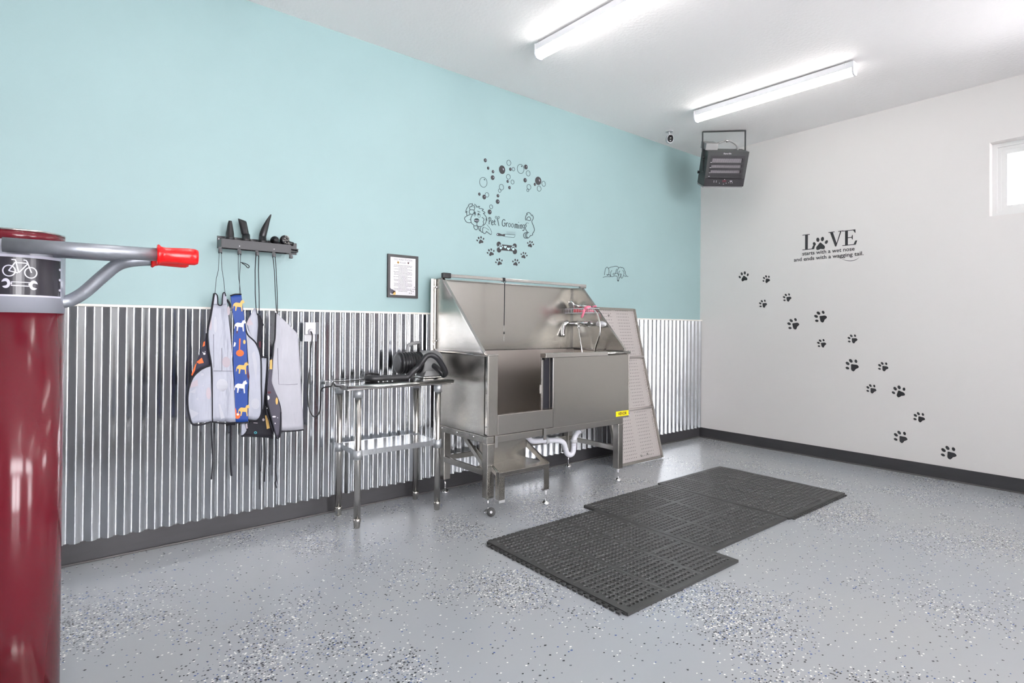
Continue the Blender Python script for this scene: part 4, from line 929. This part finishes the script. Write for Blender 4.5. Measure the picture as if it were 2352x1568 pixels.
binding(a1, [(268,622),(200,648),(140,700),(104,780),(92,880),(104,980),(130,1045),(200,1048),(268,1028)], -.119, f1, .0048, CR)
binding(a1, [(293,105),(268,260),(243,380),(248,500),(262,580),(272,680),(272,860),(272,1030)], -.111, f1, .0052, CR)
binding(a1, [(272,1030),(360,1040),(438,1032)], -.110, f1, .0045, CR, 3)
binding(a1, [(293,105),(308,108),(318,130),(322,184),(346,187),(350,140),(355,105),(366,100),(374,125)], -.110, f1, .0030, CR)
binding(a1, [(380,150),(402,190),(392,215)], -.095, f1, .0060, CR, 3)
for sd_ in ([(345,500),(346,660)], [(284,664),(420,664)], [(288,400),(288,640)]): binding(a1, sd_, -.1095, f1, .0008, CR, 1, 'pocket_seam', m='grey_cloth')
h1 = u4(px_at_hook(HX[0])); straps(a1, 0, HY_, [[(h1[0]-8,h1[1]),(318,-60),(303,0),(294,108)],[(h1[0]+8,h1[1]),(345,-60),(356,0),(366,102)]], y2=-.112, r=.0026)
hookloop(a1, HX[0], (HX[0]-.007,HX[0]+.007))
binding(a1, [(270,1035),(270,1150),(276,1280),(274,1360),(268,1443)], -.112, lambda x,z: 0, .0036, CR, 4, 'waist_tie')

# ================================================================== POSTER
pw0, pw1, pz0, pz1 = -3.812, -3.576, 1.402, 1.702
ps = thing('framed_notice', 'black framed sheet of dog wash station rules on the teal wall above the table', 'framed notice', (-3.69,-.01,pz0))
b = MB('frame_black'); t_ = .018
b.box((pw0,-.016,pz0),(pw1,-.001,pz0+t_)).box((pw0,-.016,pz1-t_),(pw1,-.001,pz1)).box((pw0,-.016,pz0+t_),(pw0+t_,-.001,pz1-t_)).box((pw1-t_,-.016,pz0+t_),(pw1,-.001,pz1-t_)); b.build('frame', ps)
b = MB('paper'); b.box((pw0+t_,-.010,pz0+t_),(pw1-t_,-.004,pz1-t_)); b.build('sheet', ps)
cxp = (pw0+pw1)/2; MPp = lambda u, v: Vector((cxp+u, -.0104, v))
b = MB('paper_ink'); b.text('DOG WASH STATION', .0185, MPp, 0, pz1-.040, 'CENTER', fit=.142); b.text('RULES', .017, MPp, 0, pz1-.060, 'CENTER')
b.build('heading', ps, fix=False)
b = MB('paper_ink'); rnd = random.Random(5)
z = pz1-.074
for i in range(21):
    short = i in (2,4,8,10,13,17,20); wl = .070 if short else .140; x = -wl/2 + (0 if short else rnd.uniform(-.003,.003)); e = x+wl
    while x < e:                       # lines of print too small to read in the photo
        L_ = rnd.uniform(.004,.013); b.stroke([(x,z),(min(x+L_,e),z)], .0030, MPp); x += L_+.0022
    z -= .0090
b.build('small_print', ps, fix=False)
b = MB('tan'); b.ell(-.038,pz1-.054,.0085,.0085,MPp); b.use('orange').ell(-.038,pz1-.055,.004,.005,MPp); b.build('sun_illustration', ps, fix=False); b = MB('maroon'); b.ell(.041,pz1-.054,.006,.005,MPp).use('ink').ell(.038,pz1-.050,.0025,.006,MPp).ell(.045,pz1-.050,.0025,.006,MPp)
b.build('cat_illustration', ps, fix=False)
b = MB('grey_cloth'); b.poly([(-.098,pz0+.068),(-.090,pz0+.058),(-.078,pz0+.056),(-.066,pz0+.048),(-.070,pz0+.030),(-.082,pz0+.022),(-.096,pz0+.032)],MPp).use('tan').ell(-.066,pz0+.030,.012,.014,MPp).use('maroon').ell(-.062,pz0+.042,.005,.007,MPp)
b.build('dog_illustration', ps, fix=False)
b = MB('ink')
for u, v in ((.091,.084),(.094,.070),(.080,.069),(.067,.055),(.081,.054),(.066,.041),(.052,.041)): b.ell(u,pz0+v-.006,.0028,.0036,MPp)
b.build('paw_illustration', ps, fix=False)

# ================================================================== GROOMING MURAL STICKER
mu = thing('wall_decal', 'black pet grooming wall sticker with a dog, bubbles, comb, bone and paws above the tub', 'wall decal', (-2.9,-.001,1.6))
G1 = wallmap(1040,340,5.6,1,-.0014); G2 = wallmap(1050,440,11.2,1,-.0014)
sol = [(418,157,20,26),(455,258,15,20),(517,303,16,21),(513,380,24,31),(634,278,40,56),(741,272,17,22),(940,243,23,32),(930,413,22,29),(1055,466,14,20),(1099,421,40,54),(706,428,16,20),(729,508,17,22),(342,592,16,21),(404,629,24,31),(581,613,17,22),(577,688,24,30),(474,821,25,32)]
opn = [(720,190,26,35),(779,271,17,24),(872,268,42,60),(970,325,25,35),(715,369,25,31),(768,436,20,27),(626,502,27,37),(604,547,17,22),(393,440,48,64),(440,601,23,30),(979,500,25,34),(965,542,14,18),(1110,521,25,34),(1169,459,23,34),(493,755,20,26)]
for x, y, rx, ry in sol:
    b = MB('decal'); b.ell(x,y,rx,ry,G1,-.15); b.use('sticker_white').ell(x+rx*.38,y-ry*.12,rx*.10,ry*.26,wallmap(1040,340,5.6,1,-.0018),-.3); b.build('bubble', mu, fix=False)
for x, y, rx, ry in opn:
    b = MB('decal_line'); b.ring(x,y,rx,ry,6.2,G1,-.15)
    if rx > 35: b.ell(x+rx*.30,y-ry*.55,6,12,G1,-.6)
    else: b.stroke([(x+rx*.25,y-ry*.45),(x+rx*.45,y-ry*.2)],3,G1)
    b.build('bubble', mu, fix=False)
b = MB('decal_line')
W = 17
def S2(pts, w_=W, k=4, closed=False): b.stroke(smooth(pts,k,closed) if k > 1 else pts, w_, G2, closed)
# head: shaggy outline, ears, face
S2([(340,585),(250,625),(195,670),(200,720),(240,780),(310,800),(365,790)]); S2([(255,625),(245,560),(255,500),(222,540),(228,490),(250,430),(290,375)]); S2([(300,720),(335,712),(345,735)],9)
S2([(315,370),(290,360),(310,325),(350,312),(390,322)]); S2([(390,300),(400,345),(440,365),(455,400),(440,470)]); S2([(440,320),(490,360),(500,400)]); S2([(400,345),(360,380),(325,400),(320,440),(340,465)])
S2([(340,465),(310,500),(315,550),(355,580),(400,578),(432,540),(440,500),(420,470),(340,465)]); S2([(330,400),(390,380),(445,410)],9)
S2([(505,410),(530,385),(580,380),(555,410),(600,440)]); S2([(600,430),(680,455),(640,480),(690,515),(715,550),(670,555)]); S2([(670,555),(710,600),(750,660),(765,720),(768,750)]); S2([(740,690),(745,740),(735,800),(700,850),(660,870)])
S2([(400,580),(370,640),(350,700),(360,780),(380,820),(420,850)]); S2([(635,660),(680,690),(690,730),(670,770),(680,820),(655,880)])
S2([(420,850),(440,880),(470,880),(510,880),(520,900)]); S2([(430,880),(435,930),(470,975),(510,975),(525,940),(520,890)]); S2([(510,800),(508,860),(540,890),(600,895),(650,885)])
S2([(550,900),(555,960),(580,1000),(600,1010),(590,960),(610,910)]); S2([(600,1010),(640,1045),(660,1040)]); S2([(680,910),(655,960),(660,1040),(700,1078),(740,1055),(755,1025),(800,1060),(860,1100),(880,1090)]); S2([(760,845),(820,910),(865,980),(885,1050),(880,1090)],9); S2([(680,910),(750,940),(820,990)],9)
S2([(440,520),(425,560),(440,625),(465,625),(478,560)],9); S2([(530,560),(525,620),(560,660),(600,640),(600,590)],8)
b.poly([(440,520),(475,515),(478,590),(455,600),(430,560)],G2); b.poly([(545,540),(590,590),(560,615),(528,590)],G2); b.poly([(520,490),(600,520),(595,530),(530,515)],G2)
b.ell(500,740,68,55,G2); b.poly([(445,770),(560,770),(510,808)],G2); b.use('sticker_white').stroke([(445,738),(500,750),(555,750)],10,wallmap(1050,440,11.2,1,-.0018)); b.use('decal_line')
# rear end and tail at the right of the words
S2([(1775,740),(1755,700),(1770,620),(1810,580),(1785,575),(1810,545),(1850,540),(1890,570),(1920,630)]); S2([(1930,590),(1955,650),(1950,710),(1920,765),(1950,850),(1985,950),(1980,1020),(1940,1080),(1945,1110),(1900,1130),(1880,1130)])
S2([(1785,720),(1800,680),(1845,645),(1885,680),(1888,735),(1840,740),(1785,720)]); S2([(1790,820),(1755,850),(1780,880),(1755,930),(1770,980),(1810,1040),(1850,1055)]); S2([(1770,805),(1810,800),(1845,822)],8)
S2([(1840,1050),(1770,1050),(1720,1080),(1710,1130),(1730,1185),(1780,1195),(1830,1190),(1870,1150),(1890,1120)]); S2([(1790,1060),(1750,1110),(1770,1170),(1790,1190)]); S2([(1815,1060),(1785,1110),(1800,1170),(1830,1188)])
b.build('dog_drawing', mu, fix=False)
# words follow the wall, drawn as strokes
b = MB('decal_line'); LW = 19
def T(pts, w_=LW, k=3): b.stroke(smooth(pts,k) if len(pts) > 2 else pts, w_, G2)
T([(825,675),(822,840)]); T([(805,690),(830,662),(862,680),(870,720),(850,755),(826,760)])
T([(885,800),(925,795),(920,760),(900,745),(882,780),(888,840),(915,855),(935,835)]); T([(965,720),(963,820),(975,848),(995,850)]); T([(940,760),(988,768)])
T([(1238,745),(1205,715),(1170,740),(1158,800),(1165,860),(1195,888),(1230,870),(1235,810)]); T([(1205,808),(1240,812)])
T([(1268,800),(1266,900)]); T([(1268,830),(1285,805),(1305,808)])
for cx_, cy_ in ((1345,860),(1425,870)): b.ring(cx_,cy_,26,48,13,G2)
T([(1490,830),(1484,940)]); T([(1488,850),(1508,832),(1520,850),(1518,942)]); T([(1520,852),(1540,838),(1553,860),(1550,948)])
T([(1588,850),(1584,950)]); b.ell(1580,790,9,11,G2)
T([(1628,850),(1622,955)]); T([(1626,870),(1648,850),(1665,870),(1660,960)])
b.ring(1705,890,22,42,12,G2); T([(1730,850),(1725,960),(1708,1000),(1680,990)])
# scissors between the words
b.ring(1000,660,22,26,12,G2); b.ring(1066,664,22,26,12,G2); b.poly([(1020,690),(1045,690),(1085,880),(1070,885)],G2); b.stroke([(1048,690),(1040,740)],10,G2)
b.build('lettering', mu, fix=False)
b = MB('decal'); b.poly(smooth([(1012,1098),(1040,1065),(1100,1075),(1160,1098),(1228,1090),(1222,1150),(1150,1140),(1060,1138),(1020,1125)],3,True),G2); b.use('sticker_white').ell(1040,1100,12,14,wallmap(1050,440,11.2,1,-.0018)); b.use('decal_line')
b.stroke([(1232,1092),(1350,1100),(1495,1112),(1480,1160),(1460,1182),(1350,1172),(1225,1155)],10,G2,True); b.use('bubble_grey')
for i in range(26): x = 1270+i*9; b.stroke([(x,1018+i*.9),(x-2,1088+i*.6)],4,G2)
b.build('comb', mu, fix=False)
b = MB('decal'); G3 = wallmap(1040,340,5.6,1,-.0018)
b.poly([(600,1235),(800,1256),(800,1330),(600,1312)],G1)
for x, y, r_ in ((592,1236,32),(595,1308,33),(796,1258,30),(798,1330,32)): b.ell(x,y,r_*.88,r_*1.08,G1)
b.use('teal_sticker') if 'teal_sticker' in MAT else b.use('sticker_white')
def heart(x, y, s): b.poly([(x,y+s),(x-s,y),(x-s*.9,y-s*.6),(x-s*.4,y-s*.8),(x,y-s*.4),(x+s*.4,y-s*.8),(x+s*.9,y-s*.6),(x+s,y)],G3)
heart(675,1272,19); heart(716,1294,20)
for x, y in ((618,1275),(778,1292)):
    b.ell(x,y+8,15,17,G3)
    for dx, dy in ((-24,-8),(-11,-26),(8,-28),(22,-10)): b.ell(x+dx,y+dy,6,10,G3)
b.build('bone', mu, fix=False)
def paw(b, mp, cx_, cy_, s, rot, lay=0):
    """one pad and four toes, toes pointing up at rot 0 (v grows downward)"""
    c, q = math.cos(rot), math.sin(rot)
    def X(u, v): return (cx_+(u*c-v*q)*s, cy_+(u*q+v*c)*s)
    pad = smooth([(0,-.08),(.26,.16),(.52,.48),(.47,.80),(.22,.82),(0,.76),(-.22,.82),(-.47,.80),(-.52,.48),(-.26,.16)],4,True)
    b.poly([X(*p) for p in pad], mp)
    for u, v, rx, ry, a in ((-.74,-.02,.17,.24,-.45),(-.28,-.48,.19,.28,-.12),(.28,-.48,.19,.28,.12),(.74,-.02,.17,.24,.45)):
        x, y = X(u, v); b.ell(x, y, rx*s, ry*s, mp, rot+a)
for x, y, s, r_ in ((355,1178,50,-.25),(488,1335,50,-.3),(594,1458,48,-.3),(812,1466,47,.2),(916,1374,44,.25),(1000,1230,44,.25)):
    b = MB('decal'); paw(b, G1, x, y, s*1.13, r_); b.build('paw_print', mu, fix=False)
# small line drawing of a sleeping dog
b = MB('decal_line'); G5 = wallmap(1360,590,21.38,1,-.0014)
for w_, pts in ((26,[(610,890),(615,780),(640,640),(680,540),(738,500),(790,545),(820,640),(825,760),(805,860)]),(26,[(805,560),(900,505),(1050,470),(1180,455),(1260,480),(1320,525),(1390,495),(1440,535),(1470,510),(1560,570),(1580,650),(1630,730),(1640,840),(1690,940)]),
                (24,[(975,655),(930,720),(905,830),(915,920),(880,960)]),(24,[(1220,580),(1170,680),(1150,800),(1090,880),(1030,870),(1040,810),(1120,795),(1200,800),(1255,815)]),(26,[(1310,530),(1245,640),(1225,720),(1260,820),(1290,910)]),
                (26,[(1375,700),(1330,700),(1320,780),(1310,900),(1320,1000),(1315,1110),(1290,1185),(1245,1160),(1240,1050),(1235,960),(1180,930),(1080,935),(980,970),(920,945)]),(24,[(1490,660),(1540,700),(1570,800),(1540,900),(1500,1000),(1450,1045),(1420,970),(1400,900),(1370,850),(1410,825),(1440,870),(1410,910),(1380,1000),(1330,1040)]),
                (24,[(530,1010),(620,975),(750,965),(870,970),(940,955)]),(34,[(710,880),(760,870),(740,905),(810,870),(880,890),(910,930)]),(24,[(1560,910),(1630,950),(1700,940),(1780,970)])):
    b.stroke(smooth(pts,4), w_, G5)
b.ell(1275,1160,32,36,G5)
tag(b.build('wall_decal', fix=False, base=at(1413,628,1,-.0014)), 'small line drawing sticker of a sleeping dog right of the tub hood', 'wall decal')

# ================================================================== LOVE LETTERING AND PAW TRAIL ON THE WHITE WALL
lv = thing('wall_decal', 'grey LOVE lettering sticker with a paw for the letter O on the white wall', 'wall decal', (-.001,-1.35,1.85))
G6 = wallmap(1680,500,2.75,0,-.0014)
b = MB('decal')
def serif(px, w_, h_, kind):
    """serif capitals in wall coordinates; px = close-up pixel of the lower left corner"""
    o = G6(*px); mp_ = lambda u, v: Vector((-.0014, o.y-u, o.z+v)); th = h_*.17; tn = h_*.045
    if kind == 'L': b.poly([(0,0),(w_,0),(w_+.01,h_*.27),(w_-.006,h_*.27),(w_*.80,tn),(h_*.17+th,tn),(h_*.17+th,h_-tn),(h_*.17+th*1.7,h_-tn),(h_*.17+th*1.7,h_),(0,h_),(0,h_-tn),(h_*.17,h_-tn),(h_*.17,tn),(0,tn)], mp_)
    if kind == 'V': b.poly([(w_*.46,0),(w_*.54,0),(w_*.87,h_-tn),(w_,h_-tn),(w_,h_),(w_*.66,h_),(w_*.66,h_-tn),(w_*.79,h_-tn),(w_*.56,h_*.22),(w_*.31,h_-tn),(w_*.42,h_-tn),(w_*.42,h_),(0,h_),(0,h_-tn),(w_*.11,h_-tn)], mp_)
    if kind == 'E': b.poly([(0,0),(w_,0),(w_+.012,h_*.27),(w_-.004,h_*.27),(w_*.84,tn),(h_*.17+th,tn),(h_*.17+th,h_*.48),(w_*.68,h_*.48),(w_*.74,h_*.36),(w_*.78,h_*.36),(w_*.78,h_*.66),(w_*.74,h_*.66),(w_*.68,h_*.53),(h_*.17+th,h_*.53),(h_*.17+th,h_-tn),(w_*.80,h_-tn),(w_*.94,h_*.78),(w_*.98,h_*.78),(w_*.97,h_),(0,h_),(0,h_-tn),(h_*.17,h_-tn),(h_*.17,tn),(0,tn)], mp_)
serif((448,205),.108,.148,'L'); serif((612,186),.128,.140,'V'); serif((700,178),.112,.138,'E')
def wdist(a, c): return (G6(*a)-G6(*c)).length
o = G6(560,168); mp_ = lambda u, v: Vector((-.0014, o.y-u, o.z-v))
paw(b, mp_, .002, -.012, .073, -.05)
b.build('large_letters', lv, fix=False)
b = MB('decal')
for st_, p0_, p1_ in (('starts with a wet nose',(447,238),(777,206)), ('and ends with a wagging tail.',(394,277),(834,235))):
    A_, B_ = G6(*p0_), G6(*p1_); ln = (A_-B_).length
    b.text(st_, .050, lambda u, v: Vector((-.0014, A_.y-u, A_.z+(B_.z-A_.z)*u/ln+v)), fit=ln, bold=.0007)
b.stroke([(p[0],p[1]) for p in smooth([(697,260),(720,268),(752,272),(785,265),(808,250)],4)], [.6,1,1.6,2,2.4,2.8,3,3.2,3.4,3.4,3.2,3,2.6,2.2,1.6,1.1,.6], G6)
b.build('small_letters', lv, fix=False)
trail = [(78,368,32,-.2,'first'),(220,386,26,-.6,''),(198,542,27,-.9,''),(350,503,29,-.9,''),(388,670,40,-1.0,''),(560,624,43,-.95,''),(568,792,31,-.95,''),(763,763,34,-.85,''),(760,928,46,-.75,''),(957,938,36,-.75,''),(882,1078,35,-.75,''),(1057,1094,46,-.45,''),(1185,1257,40,-.7,''),(1066,1381,47,-.75,''),(1370,1480,54,-.7,'')]
names = ['grey paw print sticker at the upper left start of the trail, nearest the corner','small grey paw print sticker second along the top of the trail, below the lettering','small grey paw print sticker left of and below the second, lower row of the trail','small grey paw print sticker in the upper row, fourth counted down the trail','larger grey paw print sticker in the lower row, beneath the fourth one of the trail','larger grey paw print sticker in the upper row directly below the LOVE lettering','small grey paw print sticker just below the larger one under the lettering','small grey paw print sticker alone in the upper middle of the trail','large grey paw print sticker in the very middle of the trail, lower row','small grey paw print sticker right of the large one in the middle','small grey paw print sticker left of the big wide one in the lower half','big wide grey paw print sticker in the lower half of the trail','small grey paw print sticker third from the end, right side above the baseboard','large grey paw print sticker second from the end, lower row left of the last','largest grey paw print sticker at the bottom right end of the trail, nearest the baseboard']
for (x, y, s, r_, _), lab in zip(trail, names):
    c = G6(x, y); k = wdist((x-s,y),(x+s,y))/2
    b = MB('decal'); paw(b, lambda u, v: Vector((-.0014, c.y-u, c.z-v)), 0, 0, k*1.08, r_)
    tag(b.build('paw_print_sticker', fix=False, base=c), lab, 'paw sticker', 'paw print trail on the white wall')

# ================================================================== HEATER IN THE CORNER
hc = Vector((-.52,-.60,0)); fx = Vector((-.6285,-.7778,0)); rx_ = Vector((.7778,-.6285,0))      # facing, and to the viewer's right
ht = thing('unit_heater', 'black electric unit heater hanging from a bracket at the corner of the ceiling', 'heater', (hc.x,hc.y,2.6))
tilt = math.radians(25); D_ = (fx*math.cos(tilt)+Vector((0,0,-math.sin(tilt)))).normalized(); U_ = rx_.cross(D_).normalized()
if U_.z < 0: U_ = -U_
O_ = at(1668,388,0,-.60)                                   # centre of the front face
Fd = (O_-CAM).dot(_f); O_ = CAM + (O_-CAM)*(5.36/Fd)
def HPt(u, d, v): return O_ + rx_*u - D_*d + U_*v           # d backwards
def hbox(b, u0, u1, d0, d1, v0, v1, tp=0):
    q = [HPt(*p) for p in ((u0,d0,v0),(u1,d0,v0),(u1-tp,d1,v0),(u0+tp,d1,v0),(u0,d0,v1),(u1,d0,v1),(u1-tp,d1,v1),(u0+tp,d1,v1))]
    v = [b.V(p) for p in q]
    for f in ((3,2,1,0),(4,5,6,7),(0,1,5,4),(1,2,6,5),(2,3,7,6),(3,0,4,7)): b.face([v[i] for i in f])
hw_, hh = .192, .160
b = MB('heater_body'); hbox(b,-hw_,hw_,.012,.20,-hh,hh); hbox(b,-hw_,-hw_+.03,0,.012,-hh,hh); hbox(b,hw_-.03,hw_,0,.012,-hh,hh); hbox(b,-hw_+.03,hw_-.03,0,.012,hh-.035,hh); b.build('case', ht)
b = MB('heater_face'); hbox(b,-hw_+.004,hw_-.004,-.004,.011,-hh-.004,-hh+.075); b.use('print_white')
for u, v in ((-.10,-.112),(-.10,-.122),(-.078,-.122),(-.045,-.132),(.020,-.132),(.045,-.128),(.062,-.128),(.078,-.128),(-.005,-.142),(0,-.098),(-.078,-.112)): hbox(b,u-.0028,u+.0028,-.0055,-.004,v-.002,v+.002)
hbox(b,.052,.074,-.0055,-.004,-.116,-.110); b.use('maroon'); hbox(b,-.02,.016,-.0052,-.004,-.122,-.104); b.build('control_panel', ht)
b = MB('heater_coil'); hbox(b,-hw_+.045,hw_-.055,.0085,.0115,-.075,hh-.05)
b.use('heater_face')
for i in range(30): u = -hw_+.045+i*(2*hw_-.10)/30; hbox(b,u-.0008,u+.0008,.0072,.0085,-.075,hh-.05)
b.build('heating_grille', ht)
b = MB('heater_face'); hbox(b,-hw_+.03,hw_-.03,-.002,.0070,-.085,-.050); b.build('lower_grille_bar', ht)
for v in (.050,.002,-.046,-.080):
    b = MB('heater_face'); hbox(b,-hw_+.03,hw_-.03,-.004,.0070,v-.013,v+.008); b.use('heater_body'); hbox(b,-hw_+.03,hw_-.03,-.006,-.004,v+.006,v+.009); b.use('print_white'); hbox(b,-hw_+.030,-hw_+.044,-.0062,-.0042,v+.0095,v+.013); b.build('louver', ht)
b = MB('heater_face'); hbox(b,-hw_+.03,hw_-.03,-.003,.0072,.098,.125); hbox(b,-hw_+.03,-hw_+.046,-.003,.0072,-.085,.098); hbox(b,hw_-.055,hw_-.03,-.003,.0072,-.085,.098); b.build('bezel', ht)
b = MB('print_white'); b.text('Dyna-Glo', .019, lambda u, v: HPt(-.012+u, -.0045, .136+v), align='CENTER'); b.build('lettering', ht, fix=False)
b = MB('drip_grey'); hbox(b,-hw_-.002,hw_-.010,.004,.19,-hh-.018,-hh-.0045); b.build('drip_edge', ht)
b = MB('heater_body'); zt_ = 3.112
def lat(u, d): return O_ + rx_*u + fx*(-d)
pL, pR_ = HPt(-hw_-.006,.075,-.04), HPt(hw_+.006,.075,.06)
tl, tr_ = Vector((pL.x,pL.y,zt_)), Vector((pR_.x,pR_.y,zt_))
b.beam(pL, tl, .006, .024, up=fx); b.beam(pR_, tr_, .006, .024, up=fx); b.beam(tl-Vector((0,0,.003)), tr_-Vector((0,0,.003)), .026, .006); b.build('bracket', ht)
for p_, s in ((HPt(-hw_-.010,.075,.09),-1),(HPt(-hw_-.010,.15,-.055),-1)):
    b = MB('black_plastic'); b.cyl(p_, p_+rx_*s*.018, .014, 12); b.build('knob', ht)
b = MB('drip_grey'); b.tube(smooth([HPt(.125,.12,hh),HPt(.10,.12,hh+.05),HPt(.02,.13,hh+.085),HPt(-.06,.14,hh+.06),HPt(-.115,.15,hh+.035)],6), .0095, 10); b.use('chrome').cyl(HPt(.0,.13,hh+.078),HPt(.03,.13,hh+.084),.012,10); b.build('conduit', ht)
b = MB('drip_grey'); hbox(b,-.190,-.075,.10,.26,hh+.001,hh+.060); b.build('junction_box', ht)

# ================================================================== SECURITY CAMERA
sc = thing('security_camera', 'small white security camera with a black face hanging under the ceiling near the corner', 'camera', (-.93,-.25,3.0))
c = at(1537,303,2,H-.012)
b = MB('white_plastic'); b.lathe([(.034,0),(.036,.004),(.034,.013)], (c.x,c.y,H-.0135), seg=22); b.tube([(c.x,c.y,H-.013),(c.x,c.y,H-.032),(c.x-.004,c.y-.006,H-.045)],.008,10); b.build('mount', sc)
bd = (CAM-Vector((c.x,c.y,H-.08))); bd.z *= .35; bd = (bd.normalized()+Vector((.35,-.10,-.05))).normalized(); sx2 = Vector((0,0,1)).cross(bd).normalized(); su = bd.cross(sx2)
cc = Vector((c.x-.004,c.y-.008,H-.082))
b = MB('white_plastic'); b.lathe([(.012,-.055),(.026,-.045),(.034,-.02),(.035,.012),(.032,.022)], cc, bd, 24, ref=su, sx=1.25); b.build('body', sc)
b = MB('black_plastic'); b.lathe([(.0285,.0222),(.0280,.0262),(.0,.0275)], cc, bd, 24, ref=su, sx=1.25); b.use('print_white').lathe([(.006,.0285),(.0,.030)], cc-su*.020, bd, 12, ref=su, sx=.7, sy=1.4); b.use('chrome_dark').lathe([(.012,.0278),(.0,.030)], cc+su*.006, bd, 14); b.build('lens_face', sc)
